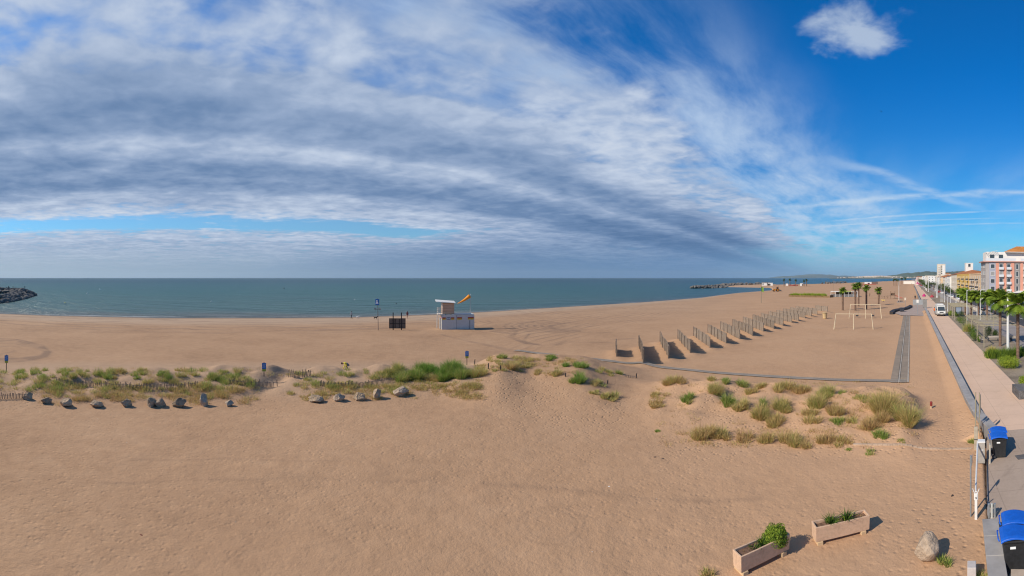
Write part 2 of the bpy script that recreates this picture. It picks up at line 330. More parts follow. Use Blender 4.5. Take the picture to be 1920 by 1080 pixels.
# ---------------------------------------------------------------- sand
def poly_dist(X, Y, pts, width):                   # distance of ground points to a polyline, only worked out near it
    best = np.full(X.shape, 99.)
    for p, q in zip(pts[:-1], pts[1:]):
        vx, vy = q.x-p.x, q.y-p.y; L2 = vx*vx+vy*vy+1e-9
        t = np.clip(((X-p.x)*vx+(Y-p.y)*vy)/L2, 0, 1); best = np.minimum(best, np.hypot(X-p.x-t*vx, Y-p.y-t*vy))
    return np.exp(-(best/width)**2)
def sand_material():
    m = bpy.data.materials.new('sand'); m.use_nodes = True; g = NT(m.node_tree); b = m.node_tree.nodes['Principled BSDF']
    P = g.new('ShaderNodeTexCoord').outputs['Object']
    rake, foot, warm, track, wet = (g.attr(k) for k in ('rake', 'foot', 'warm', 'track', 'wet')); sh = g.attr('shore')
    n1, n2, n3 = g.noise(P, .11, 5, .6), g.noise(P, 1.1, 6, .65), g.noise(P, 22., 3, .7)
    f = g.m('ADD', g.m('ADD', g.m('MULTIPLY', n1, .42), g.m('MULTIPLY', n2, .33)), g.m('MULTIPLY', n3, .25))
    c = g.ramp(f, [(.32, (.298, .180, .105)), (.50, (.405, .250, .147)), (.68, (.480, .308, .187))])
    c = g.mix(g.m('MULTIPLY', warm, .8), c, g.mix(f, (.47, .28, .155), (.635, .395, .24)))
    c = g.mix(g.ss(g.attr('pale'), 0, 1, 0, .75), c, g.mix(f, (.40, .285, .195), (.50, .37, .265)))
    lines = g.m('SINE', g.m('ADD', g.m('MULTIPLY', sh, 1.55), g.m('MULTIPLY', g.noise(P, .05, 3, .5), 26.)))
    ln = g.m('MULTIPLY', g.ss(lines, .15, .9), rake)
    broken = g.ss(g.noise(P, .09, 4, .6), .33, .56)
    ln = g.m('MULTIPLY', ln, broken)
    c = g.mix(g.m('MULTIPLY', ln, .55), c, (.24, .165, .12))
    c = g.mix(g.m('MULTIPLY', track, .80), c, (.22, .145, .10))
    c = g.mix(g.m('MULTIPLY', wet, .70), c, (.17, .125, .095))
    # pebbles, bits of weed and shell
    vor = g.new('ShaderNodeTexVoronoi'); g.put(vor.inputs['Vector'], P); vor.inputs['Scale'].default_value = 1.9
    pick = g.m('GREATER_THAN', g.sep(vor.outputs['Color'])[0], .86)
    bit = g.m('MULTIPLY', g.m('LESS_THAN', g.m('ADD', vor.outputs['Distance'], g.m('MULTIPLY', g.noise(P, 30, 2, .5), .06)), .085), pick)
    c = g.mix(g.m('MULTIPLY', bit, .55), c, g.ramp(g.sep(vor.outputs['Color'])[1], [(0, (.09, .07, .05)), (.6, (.16, .11, .075)), (.8, (.6, .52, .44))]))
    g.put(b.inputs['Base Color'], c); b.inputs['Roughness'].default_value = .95; b.inputs['Specular IOR Level'].default_value = .12
    fp = g.ss(g.voro(g.vm('ADD', P, g.vm('SCALE', g.new('ShaderNodeTexNoise').outputs['Color'], None, .4)), 3.6), 0., .42)
    hgt = g.m('ADD', g.m('MULTIPLY', g.noise(P, 2.6, 5, .62), .06), g.m('MULTIPLY', g.noise(P, 13, 4, .68), .020))
    hgt = g.m('ADD', hgt, g.m('MULTIPLY', g.m('MULTIPLY', fp, foot), .055))
    hgt = g.m('SUBTRACT', hgt, g.m('ADD', g.m('MULTIPLY', ln, .10), g.m('MULTIPLY', track, .06)))
    g.put(b.inputs['Normal'], g.bump(hgt, .8, 1.0))
    return m
def build_ground():
    off = np.concatenate([np.arange(1.2, 6, .3), np.arange(6, 34, .45), np.arange(34, 120, .75), np.arange(120, 330, 1.1), np.arange(330, 580, 2.2), np.arange(580, 1300, 14)])
    pxs = np.concatenate([np.arange(-300, 0, 12), np.arange(0, 1920, 2.6), np.arange(1920, 2260, 12)])
    rr, tt = HC*F/off, (pxs-CX)/F
    X = rr[:, None]*np.sin(tt)[None]; Y = rr[:, None]*np.cos(tt)[None]
    Z = hfun(X, Y); px = np.broadcast_to(pxs[None], X.shape); r = np.broadcast_to(rr[:, None], X.shape)
    shore = (HC-SEA)*F/(np.interp(px, SHX, SHY)-HY)-r
    # where the beach cleaner has raked along the water, where people have walked, where the sand is warmer, with brighter light painted in to the right
    rake = ssn(4, 9, shore)*(1-ssn(26, 34, shore)*(1-.55*ssn(880, 1000, px))*1)*ssn(46, 56, r)*(1-ssn(1420, 1470, px))*(1-ssn(70, 85, shore))
    rake = rake*(.75+.25*ssn(880, 1000, px))
    a = X*DX+Y*DY; l = X*NX+Y*NY
    foot = np.clip(.38+.9*ssn(880, 960, px)*(1-ssn(1090, 1260, px))*ssn(24, 30, r)*(1-ssn(44, 48, r))+.8*ssn(1230, 1300, px)*(1-ssn(1700, 1740, px))*ssn(21, 24, r)*(1-ssn(36, 40, r))
           + 1.*np.exp(-((px-510-(r-34)*8)/34)**2)*ssn(28, 31, r)*(1-ssn(42, 46, r))+.9*np.exp(-((px-15)/60)**2)*ssn(28, 31, r)*(1-ssn(40, 46, r))+.5*ssn(-2, 3, l)*(1-ssn(26, 34, a)), 0, 1)
    foot = foot*(.5+.5*ssn(.3, .6, vn(X/2.5, Y/2.5, 20)))
    warm = np.clip(ssn(-6, 3.5, l)*ssn(15, 30, a)*1.+.55*ssn(1000, 1500, px)+.25*ssn(0, 600, px)*(1-ssn(28, 36, r)), 0, 1)  # orange sand near the wall, plus a rightward lighting difference painted into the colour
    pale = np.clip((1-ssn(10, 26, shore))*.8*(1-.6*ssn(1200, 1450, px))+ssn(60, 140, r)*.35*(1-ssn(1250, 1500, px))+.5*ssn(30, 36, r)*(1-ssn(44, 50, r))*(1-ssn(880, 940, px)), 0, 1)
    wet = (1-ssn(.5, 4.5, shore))*ssn(-8, 0, shore)
    T = np.zeros(X.shape)
    def track(pts, wd, k=1.):
        nonlocal T
        T = np.maximum(T, k*poly_dist(X, Y, [G0(*p) for p in pts], wd))
    def arc(px0, py0, rad_, a0, a1, wd, k):
        nonlocal T
        c = G0(px0, py0); pts = [c+Vector((math.cos(t)*rad_, math.sin(t)*rad_, 0)) for t in np.linspace(R(a0), R(a1), 14)]
        T = np.maximum(T, k*poly_dist(X, Y, pts, wd))
    for k in range(7): arc(1063-k*3, 611, 3.5+k*1.1, 95, 285, .30, .95)
    for k in range(4): arc(1085+k*12, 612, 5+k*1.4, 110, 250, .3, .9)
    for k in range(5): arc(1000, 600, 10+k*1.7, 190, 320, .3, .7)
    arc(1120, 620, 3.2, 120, 300, .25, .9)
    for k in range(4): track([(935-k*5, 618+k), (968-k*3, 621+k*2), (960-k*2, 632), (985, 641+k), (1010, 646)], .32, .95)
    track([(985, 633), (992, 626), (978, 640)], .3, .8); track([(1050, 645), (1055, 641), (1090, 642), (1140, 643)], .4, .6)
    track([(1040, 646), (1058, 641)], .5, .8); track([(1150, 637), (1185, 635)], .4, .7)
    for k in range(2): track([(826+k*6, 627+k*2), (880+k*4, 640+k*2), (968, 657+k*3)], .28, .6)
    track([(885, 613), (920, 617), (1000, 618), (1080, 616)], .4, .4)
    for k in range(4): track([(-40, 640-k*2.5), (30, 645-k*3), (68+k*3, 652-k*1.5), (86+k*2, 660), (78+k*2, 667+k), (40, 672+k*2), (-30, 673+k*2)], .34, .95)
    track([(0, 664), (20, 660), (27, 657)], .3, .9); track([(-10, 650), (40, 649)], .3, .5)
    for k in range(3): track([(-60, 588.5+k*1.3), (100, 592.8+k*.9), (200, 595.2+k*.6), (330, 596.6+k*.5)], .5, .9-.2*k)
    for k in range(6): track([(40, 608+k*2.5), (300, 613+k*2.), (620, 612.5+k*2.2), (800, 607+k*2)], .22, .35+.12*(k % 3))
    for k in range(5): track([(930+20*k, 606+2*k), (1080, 600+2*k), (1240, 592+2*k), (1400, 575+2.3*k)], .3, .35)
    # loops on the near sand
    for c, rd, k in (((528, 908), .9, .20), ((1030, 985), .95, .15), ((515, 868), .95, .12), ((650, 890), 1.6, .08)):
        for q in (0, .28): arc(*c, rd+q, 0, 360, .10, k)
    track([(180, 905), (360, 897), (560, 893), (820, 900)], .15, .25); track([(250, 860), (420, 858), (620, 864)], .12, .25)
    track([(900, 905), (1040, 915), (1300, 940), (1420, 935)], .2, .3)
    T = T*(.45+.55*ssn(.25, .6, vn(X/1.6, Y/1.6, 31)))
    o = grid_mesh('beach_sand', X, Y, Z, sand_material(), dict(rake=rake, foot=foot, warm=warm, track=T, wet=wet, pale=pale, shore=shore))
    tag(o, kind='structure')
    # ground behind and beside the view, so that the sheet goes on all round
    tb = np.linspace(tt[-1], tt[0]+2*math.pi, 60); rb = np.geomspace(5.8, HC*F/1.2, 40)
    Xb, Yb = rb[:, None]*np.sin(tb)[None], rb[:, None]*np.cos(tb)[None]
    zr = np.zeros(X.shape)
    ob = grid_mesh('beach_sand', Xb, Yb, Xb*0-.25-.0*Yb, bpy.data.materials['sand']); tag(ob, kind='structure')
build_ground()
# ---------------------------------------------------------------- sea
def build_sea():
    m = bpy.data.materials.new('sea_water'); m.use_nodes = True; g = NT(m.node_tree); b = m.node_tree.nodes['Principled BSDF']
    P = g.new('ShaderNodeTexCoord').outputs['Object']
    dep = g.attr('depth')                           # 0 at the water's edge, 1 far out
    x, y, z = g.sep(P); az = g.m('ARCTAN2', x, y)
    n = g.noise(g.vm('MULTIPLY', P, (.35, 1., 1.)), .012, 5, .6)
    c = g.ramp(g.m('ADD', dep, g.m('MULTIPLY', g.m('SUBTRACT', n, .5), .5)), [(0, (.13, .13, .11)), (.10, (.064, .130, .118)), (.35, (.027, .112, .103)), (.75, (.013, .088, .098)), (1, (.008, .055, .078))])
    c = g.mix(g.ss(az, -.1, .75, 0., .75), c, (.007, .072, .130))
    streak = g.noise(g.vm('MULTIPLY', P, (.02, .25, 1.)), 1., 4, .6)
    c = g.mix(g.ss(streak, .45, .7, 0, .55), c, (.012, .05, .06))
    ds = g.attr('dist'); ln = g.m('SINE', g.m('ADD', g.m('MULTIPLY', ds, .75), g.m('MULTIPLY', g.noise(g.vm('MULTIPLY', P, (.035, .035, 1.)), 1., 4, .6), 22.)))
    c = g.mix(g.m('MULTIPLY', g.ss(ln, .2, .95), g.ss(ds, 42., 4., 0., .38)), c, (.025, .05, .055))
    fo = g.m('MULTIPLY', g.ss(g.m('ABSOLUTE', g.m('SUBTRACT', ds, g.m('MULTIPLY', g.noise(P, .09, 3, .6), 5.))), 1.1, .2), g.ss(g.noise(P, .05, 4, .6), .42, .58))
    c = g.mix(g.m('MULTIPLY', fo, .6), c, (.55, .54, .50))
    g.put(b.inputs['Base Color'], c); b.inputs['Roughness'].default_value = .30; b.inputs['IOR'].default_value = 1.25
    b.inputs['Specular IOR Level'].default_value = .22
    wv = g.m('ADD', g.m('MULTIPLY', g.noise(g.vm('MULTIPLY', P, (.45, 1., 1.)), .55, 6, .62), 1.), g.m('MULTIPLY', g.noise(P, 3., 3, .6), .25))
    wv = g.m('ADD', wv, g.m('MULTIPLY', g.noise(g.vm('MULTIPLY', P, (.05, .16, 1.)), 1., 4, .6), 3.))
    g.put(b.inputs['Normal'], g.bump(wv, 1., .8))
    rr = np.concatenate([np.geomspace(70, 1500, 260), np.geomspace(1600, 45000, 40)]); tt = np.linspace(-1.75, 1.45, 300)
    X, Y = rr[:, None]*np.sin(tt)[None], rr[:, None]*np.cos(tt)[None]; px = CX+F*tt[None]+0*X
    d = rr[:, None]-(HC-SEA)*F/(np.interp(px, SHX, SHY)-HY)
    dep = np.clip(np.clip(d, 0, None)/np.where(px > 1250, 700, 900), 0, 1)**.6
    tag(grid_mesh('sea', X, Y, X*0+SEA, m, dict(depth=dep, dist=d)), kind='structure')
build_sea()
# ---------------------------------------------------------------- far hills and the town across the bay
def ridge(name, pts, Rm, depth, mat, seed, base=0., amp=.16):
    px = np.arange(pts[0][0], pts[-1][0]+.1, 1.5); ys = np.interp(px, [p[0] for p in pts], [p[1] for p in pts])
    crest = np.maximum(HC+(HY-ys)*Rm/F, .5)
    crest = crest*(1+amp*(vn(px/9, px*0, seed)-.5)+amp*.6*(vn(px/3.3, px*0, seed+1)-.5))
    k = np.array([0, .15, .32, .5, .7, 1.0, 1.35, 1.7]); prof = np.array([0, .22, .45, .68, .88, 1.0, .6, 0.])
    rr = Rm+(k-1)*depth; t = (px-CX)/F
    X = rr[:, None]*np.sin(t)[None]; Y = rr[:, None]*np.cos(t)[None]
    Z = base+prof[:, None]*crest[None]*(1+.25*(vn(X/Rm*40, Y/Rm*40, seed+2)-.5)*(prof[:, None] < 1))
    return tag(grid_mesh(name, X, Y, Z-1.0, mat), kind='structure')
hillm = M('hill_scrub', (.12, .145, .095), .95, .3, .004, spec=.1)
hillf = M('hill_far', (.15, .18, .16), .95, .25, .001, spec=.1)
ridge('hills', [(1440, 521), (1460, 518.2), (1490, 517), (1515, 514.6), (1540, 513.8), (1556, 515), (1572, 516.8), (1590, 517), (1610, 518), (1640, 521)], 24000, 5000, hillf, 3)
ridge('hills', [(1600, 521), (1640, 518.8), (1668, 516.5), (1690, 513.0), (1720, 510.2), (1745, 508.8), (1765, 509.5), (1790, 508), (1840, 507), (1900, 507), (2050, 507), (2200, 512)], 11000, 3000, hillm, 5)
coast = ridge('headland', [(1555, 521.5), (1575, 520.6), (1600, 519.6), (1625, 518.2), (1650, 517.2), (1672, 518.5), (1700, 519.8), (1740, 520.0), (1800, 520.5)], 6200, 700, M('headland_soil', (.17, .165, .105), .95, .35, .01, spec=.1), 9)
mb = MB(); rnd = random.Random(4)
for i in range(420):
    px = rnd.gauss(1638, 19) if i % 4 else rnd.uniform(1570, 1720)
    if px < 1565: continue
    d = rnd.uniform(5750, 6150); v = pol(px, d)
    hh = max((np.interp(px, [1555, 1575, 1600, 1625, 1650, 1672, 1700, 1740, 1800], [521.5, 520.6, 519.6, 518.2, 517.2, 518.5, 519.8, 520, 520.5])*-1+HY)*6200/F+9, 2)*(1-(6200-d)/700)
    mb.box(v.x, v.y, hh+3, rnd.uniform(9, 22), rnd.uniform(9, 16), rnd.uniform(8, 14), rnd.uniform(0, 3))
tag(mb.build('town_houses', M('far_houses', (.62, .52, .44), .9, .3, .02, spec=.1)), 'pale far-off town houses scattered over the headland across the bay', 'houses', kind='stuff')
# ---------------------------------------------------------------- paved ground on the landward side
def mat_paving(name, col, joint=2.0, var=.1, stain=.25):
    m = bpy.data.materials.new(name); m.use_nodes = True; g = NT(m.node_tree); b = m.node_tree.nodes['Principled BSDF']
    P = g.new('ShaderNodeTexCoord').outputs['Object']
    n, n2, n3 = g.noise(P, .35, 5, .65), g.noise(P, 6., 5, .7), g.noise(P, 60, 2, .6)
    f = g.m('ADD', g.m('ADD', g.m('MULTIPLY', n, .5), g.m('MULTIPLY', n2, .3)), g.m('MULTIPLY', n3, .2))
    c = g.ramp(f, [(.3, tuple(v*(1-var*2.4) for v in col)), (.52, col), (.72, tuple(v*(1+var*1.3) for v in col))])
    st = g.ss(g.noise(g.vm('MULTIPLY', P, (.5, 1.6, 1)), .7, 5, .7), .52, .72)
    c = g.mix(g.m('MULTIPLY', st, stain), c, tuple(v*.55 for v in col))
    x, y, z = g.sep(P)
    for ux, uy, of in ((DX, DY, .0), (NX, NY, .35)):
        q = g.m('FRACT', g.m('DIVIDE', g.m('ADD', g.m('ADD', g.m('MULTIPLY', x, ux), g.m('MULTIPLY', y, uy)), of+100.), joint))
        c = g.mix(g.m('MULTIPLY', g.m('LESS_THAN', q, .02), .35), c, tuple(v*.5 for v in col))
    g.put(b.inputs['Base Color'], c); b.inputs['Roughness'].default_value = .9; b.inputs['Specular IOR Level'].default_value = .15
    g.put(b.inputs['Normal'], g.bump(g.m('ADD', g.m('MULTIPLY', n3, .004), g.m('MULTIPLY', n2, .01)), .7, 1.))
    MATS[name] = m; return m
def sheet(name, al, z, mat):
    pts = [AL(a, l) for a, l in al]
    mb = MB(); mb.add([(p.x, p.y, z) for p in pts], [tuple(range(len(pts)))]); o = mb.build(name, mat)
    if o.data.polygons[0].normal.z < 0: o.data.flip_normals()
    return tag(o, kind='structure')
pink = mat_paving('pink_concrete', (.66, .465, .335), var=.06, stain=.16); greyc = mat_paving('grey_concrete', (.41, .315, .245), stain=.4)
asph = mat_paving('asphalt', (.075, .075, .08), var=.2); gravel = mat_paving('gravel', (.38, .32, .27), var=.35); soil = mat_paving('bed_soil', (.30, .24, .175), var=.3)
townp = mat_paving('town_paving', (.30, .265, .245), var=.15)
sheet('town_ground', [(3, 2.2), (16.5, 2.9), (25, 4.35), (118, 4.35), (118, 3.2), (2500, 3.2), (2500, 700), (3, 700)], -.03, townp)
sheet('promenade', [(25.2, 4.4), (1500, 4.4), (1500, 8.75), (25.2, 8.75)], 0., pink)
sheet('pavement', [(5, 2.4), (13, 2.6), (16.5, 3.0), (25.2, 4.4), (25.2, 12.6), (5, 12.6)], 0., greyc)
sheet('plaza', [(111, -4.3), (118, -5.4), (131, -1.5), (142, 1.), (150, 4.38), (102, 4.38), (103.5, -.05), (104, -2.4)], .10, mat_paving('plaza_concrete', (.40, .315, .265)))
sheet('planting_bed', [(34, 8.8), (420, 8.8), (420, 14.2), (40, 14.2), (33.5, 11.)], .012, soil)
sheet('gravel_bed', [(25.5, 8.8), (33.4, 8.8), (33.2, 15), (25.5, 15)], .012, gravel)
sheet('road', [(20, 20.5), (900, 20.5), (900, 28.), (20, 28.)], -.012, asph)
for l in (20.3, 28.15):                             # kerbs
    mb = MB(); a0, a1 = AL(20, l), AL(600, l); c = (a0+a1)/2
    mb.box(c.x, c.y, .05, 580, .2, .16, YAW); tag(mb.build('road_kerb', greyc), kind='structure')
mb = MB()
for k in range(45):
    p = AL(40+k*9, 24.2); mb.box(p.x, p.y, -.006, 3., .14, .004, YAW)
tag(mb.build('road_marking', M('road_paint', (.75, .75, .73), .8, .1, 3.)), kind='structure')
# boardwalk mats on the sand
def strip(name, pts, wd, mat, lift=.035, seg=40):
    L = [0]
    for p, q in zip(pts[:-1], pts[1:]): L.append(L[-1]+(q-p).length)
    mb = MB(); vs, fs = [], []
    for i in range(seg+1):
        s = L[-1]*i/seg; x = np.interp(s, L, [p.x for p in pts]); y = np.interp(s, L, [p.y for p in pts])
        x2 = np.interp(min(s+.5, L[-1]), L, [p.x for p in pts]); y2 = np.interp(min(s+.5, L[-1]), L, [p.y for p in pts])
        x1 = np.interp(max(s-.5, 0), L, [p.x for p in pts]); y1 = np.interp(max(s-.5, 0), L, [p.y for p in pts])
        n = Vector((-(y2-y1), x2-x1, 0)).normalized()*wd/2
        for e in (-1, 1):
            X, Y = x+n.x*e, y+n.y*e; vs.append((X, Y, max(H(X, Y), H(x, y))+lift))
    fs = [(2*i, 2*i+2, 2*i+3, 2*i+1) for i in range(seg)]
    mb.add(vs, fs); o = mb.build(name, mat)
    if o.data.polygons[0].normal.z < 0: o.data.flip_normals()
    return tag(o, kind='structure')
matm = M('mat_grey', (.275, .215, .16), .9, .22, .9, .004, dark=(.19, .16, .125)); matl = M('mat_joint', (.40, .355, .30), .9, .2, 4.)
b0, b1 = AL(105, -1.05), AL(37.4, -1.1)
for e, wdt in ((-.42, .64), (.42, .64)): strip('boardwalk', [AL(104.5, -1.05+e), AL(37.5, -1.05+e)], wdt, matm, .05)
for e in (0., .80): strip('boardwalk_joint', [AL(104.5, -1.05+e), AL(37.5, -1.05+e)], .12, matl, .065)
sea_mat = [G0(*p) for p in ((967, 657), (1078, 669.7), (1200, 684.7), (1297, 695), (1483, 708.5), (1700, 714.5))]
strip('beach_mat', sea_mat, .78, M('mat_blue', (.255, .215, .175), .9, .2, .8, dark=(.17, .155, .14)), .05, 60)
for sgn in (-1, 1):
    pts = []
    for i, p in enumerate(sea_mat):
        q = sea_mat[min(i+1, 5)]-sea_mat[max(i-1, 0)]; n = Vector((-q.y, q.x, 0)).normalized()*.36*sgn; pts.append(p+n)
    strip('beach_mat_edge', pts, .10, matl, .065, 60)
mb = MB(); p, q = G(1600, 834), G(1822, 842); n = 24
for i in range(n):
    s = p.lerp(q, i/n); e = p.lerp(q, (i+.97)/n); c = (s+e)/2
    mb.box(c.x, c.y, H(c.x, c.y)+.02, (e-s).length, .10, .10, math.atan2((e-s).y, (e-s).x))
tag(mb.build('timber_edging', M('pale_timber', (.45, .34, .25), .85, .2, 6.)), 'pale timber edging strip half buried in the sand near the low wall', 'edging')
# ---------------------------------------------------------------- low retaining wall of the promenade
conc = M('wall_concrete', (.30, .285, .275), .85, .16, 1.4, .006, 40.); conc2 = M('cap_concrete', (.345, .325, .31), .85, .16, 1.8, .006, 40.)
def lowwall(pts, wd, zt, name, label, blk):
    e = empty(name, pts[0], 0, label, 'wall'); e.location = (0, 0, 0)
    body = MB(); cap = MB(); tot = 0
    for p, q in zip(pts[:-1], pts[1:]):
        L = (q-p).length; k = max(1, round(L/blk)); an = math.atan2((q-p).y, (q-p).x)
        for i in range(k):
            c = p.lerp(q, (i+.5)/k)
            body.box(c.x, c.y, (zt-.07)/2-.25, L/k+.02, wd-.07, zt-.07+.5, an)
            cap.box(c.x, c.y, zt-.035, L/k-.018, wd, .07, an)
    body.build('wall_body', conc, e); cap.build('coping', conc2, e, bevel=.012, seg=1); return e
lowwall([AL(121, 4.0), AL(60, 4.02), AL(30, 4.02), AL(27, 4.1), AL(24.9, 4.34), AL(23.6, 4.52), AL(22.3, 4.36)], .56, .75, 'promenade_wall', 'long low grey concrete wall between the sand and the pink promenade', 2.2)
pa, pb = G0(1865, 972, .45), G0(1871.5, 1090, .45); pa = (G0(1848, 972, .45)+G0(1865, 972, .45))/2; pb = (G0(1853.5, 1085, .45)+G0(1890, 1085, .45))/2
lowwall([Vector((pa.x, pa.y, 0)), Vector((pb.x, pb.y, 0)), Vector((pb.x+(pb.x-pa.x)*1.6, pb.y+(pb.y-pa.y)*1.6, 0))], .56, .45, 'entrance_wall', 'short grey slab-topped wall beside the nearest pair of blue-lidded bins', 1.05)
# far continuation of the wall past the plaza
mb = MB()
for k in range(90):
    c = AL(152+k*4, 3.4); mb.box(c.x, c.y, .3, 3.98, .4, 1.2, YAW)
tag(mb.build('seafront_wall', conc), 'dark thin line of sea wall running on beyond the plaza', 'wall')
# ---------------------------------------------------------------- rocks
def rock_mesh(seed, sub=3, flat=.75, cuts=11, rough=.1):
    bm = bmesh.new(); bmesh.ops.create_icosphere(bm, subdivisions=sub, radius=1.)
    rn = random.Random(seed); pl = []
    for _ in range(cuts):
        n = Vector((rn.gauss(0, 1), rn.gauss(0, 1), rn.gauss(0, 1)*.8)).normalized(); pl.append((n, rn.uniform(.48, .84)))
    from mathutils import noise
    for v in bm.verts:
        c = v.co.copy()
        for n, d in pl:
            s = c.dot(n)
            if s > d: c -= n*(s-d)*.92
        o = Vector((seed*3.1, seed*1.7, 0)); c *= 1+rough*(noise.noise(c*2.2+o)+.6*noise.noise(c*5+o)+.35*noise.noise(c*11+o))
        v.co = (c.x, c.y, c.z*flat)
    vs = [v.co.copy() for v in bm.verts]; fs = [tuple(v.index for v in f.verts) for f in bm.faces]; bm.free(); return vs, fs
stone = M('pale_stone', (.46, .335, .22), .95, .32, 2.4, .16, 4.5, dark=(.10, .075, .055), hue=.22)
stone2 = M('warm_stone', (.47, .36, .26), .95, .28, 3., .09, 6., dark=(.22, .16, .115))
bould = [(53, 750, 24, 'dark rounded boulder, first from the open end of the row by the left path'), (87, 757, 24, 'small pale boulder between the dark rounded one and the flat-topped one'), (124, 762, 27, 'flat-topped pale boulder with a dark underside, third from the left path'), (184, 763.5, 25, 'craggy boulder standing alone left of the small squat one, before straw grass'),
 (237, 762.5, 24, 'small squat grey boulder just left of the long double boulder'), (290, 763, 36, 'long low double boulder, dark and split into two humps'), (337, 763.5, 30, 'light-topped grey boulder right of the long double one'), (382, 761, 27, 'tall tan boulder leaning against a grass tuft'), (430, 762, 20, 'small pointed tan boulder by the sandy path through the dune'),
 (594, 754.5, 30, 'broad pale wedge boulder just right of the sandy path'), (635, 753, 25, 'square-cut brown boulder between the pale wedge and the mottled one'), (673, 750.5, 26, 'mottled grey-brown boulder beside the upright white one'), (705.5, 748, 22, 'upright whitish boulder, narrow and tall'), (751, 742.5, 33, 'long flat tan boulder at the green end of the row')]
for i, (px, py, wpx, lab) in enumerate(bould):
    v = G(px, py-1.5); s = wpx*mpp(v)/2*1.08
    vs, fs = rock_mesh(11+i*3, 4, .8 if i not in (5, 13, 9) else .6, 17, .13)
    mb = MB(); k = .7 if i not in (12, 7) else .95
    if i == 5:
        mb.add([(c.x*.62-.36, c.y*.7, c.z*1.15) for c in vs], fs); v2, f2 = rock_mesh(90, 4, .75, 17, .13); mb.add([(c.x*.72+.42, c.y*.6+.1, c.z*.85-.10) for c in v2], f2)
    else: mb.add([(c.x*(1 if k < .9 else .85), c.y*.8, c.z*(.83 if k < .9 else 1.15)) for c in vs], fs)
    o = mb.build('boulder', stone if i not in (7, 8, 10, 13) else stone2, loc=(v.x, v.y, v.z+s*(.36 if k < .9 else .54))); o.scale = (s*1.05, s*1.05, s*1.05); o.rotation_euler = (0, 0, face(v))
    tag(o, lab, 'boulder', 'boulders along the foot of the dune')
v = G(1742, 1052); s = 30*mpp(v)
bm_ = MB(); vs, fs = rock_mesh(57, 4, 1.0, 14, .09)
bm_.add([((c.x*.92+.10*c.z*(1 if c.z > 0 else 0)*-.4)*(1-.38*max(c.z, 0)), c.y*.8*(1-.3*max(c.z, 0)), c.z*1.0) for c in vs], fs)
o = bm_.build('boulder', stone2, loc=(v.x, v.y, v.z+.46), smooth=True); o.scale = (s*1.05, s*1.05, s*.98); o.rotation_euler = (0, 0, face(v)+.3)
tag(o, 'large pale tan boulder standing alone on the sand near the entrance wall', 'boulder')
# breakwaters
def breakwater(pts, wd, hgt, n, size, label, seed, walk=None, dark=(.085, .08, .075)):
    rn = random.Random(seed); e = empty('breakwater', (0, 0, 0), 0, label, 'breakwater')
    m = M('armour_rock', (.15, .14, .13), .95, .4, .5, .2, 2., dark=(.035, .035, .035)); mb = MB()
    protos = [rock_mesh(200+k, 2, .8, 9, .12) for k in range(7)]
    L = [0]
    for p, q in zip(pts[:-1], pts[1:]): L.append(L[-1]+(q-p).length)
    for i in range(n):
        s = rn.uniform(0, L[-1]); x = np.interp(s, L, [p.x for p in pts]); y = np.interp(s, L, [p.y for p in pts])
        x2 = np.interp(s+.8, L, [p.x for p in pts]); y2 = np.interp(s+.8, L, [p.y for p in pts]); x1 = np.interp(s-.8, L, [p.x for p in pts]); y1 = np.interp(s-.8, L, [p.y for p in pts])
        nv = Vector((-(y2-y1), x2-x1, 0)); nv = nv.normalized() if nv.length > 0 else Vector((1, 0, 0))
        u = rn.uniform(-1, 1); vs, fs = rn.choice(protos); k = size*rn.uniform(.6, 1.25); an = rn.uniform(0, 6.3); c_, s_ = math.cos(an), math.sin(an)
        z = SEA+hgt*(1-abs(u)**1.4)-k*.25
        mb.add([(x+nv.x*u*wd+(c.x*c_-c.y*s_)*k, y+nv.y*u*wd+(c.x*s_+c.y*c_)*k, z+c.z*k) for c in vs], fs)
    o = mb.build('rock_armour', m, e); o['kind'] = 'stuff'
    if walk: strip('crest_path', walk, 2.2, M('crest_concrete', (.42, .37, .31), .9, .2, .6), hgt+.35, 30).parent = e
    for c in e.children:
        if 'kind' in c and c.name.startswith('crest'): del c['kind']
    return e
P_ = lambda *q: [G0(a, b, SEA) for a, b in q]
breakwater(P_((-160, 577), (-60, 571), (-10, 566.5), (14, 562), (32, 558), (42, 555)), 6.5, 2.3, 420, 1.2, 'curved dark rock breakwater reaching into the sea, its near arm', 5)
breakwater(P_((42, 555), (40, 552), (28, 550.5), (8, 550), (-20, 549.5), (-120, 549)), 8, 3.2, 420, 1.3, 'far arm of the curved breakwater with a pale path along its crest', 6, walk=P_((40, 554.5), (35, 552.8), (24, 551.8), (0, 551), (-60, 551)))
breakwater(P_((1301, 541), (1320, 540.6), (1340, 539.5), (1352, 538)), 9, 2.3, 170, 1.6, 'dark rock breakwater tip at the mouth of the small bay', 7)
breakwater(P_((1352, 537.6), (1375, 535.6), (1400, 534.6), (1430, 533.6), (1446, 533.4)), 8, 2.8, 150, 1.8, 'rock bank along the seaward side of the sand spit', 8)
breakwater(P_((1545, 532.2), (1565, 531.8), (1585, 531.3)), 8, 3, 60, 1.8, 'low brown rock groyne on the far beach before the sea', 9)
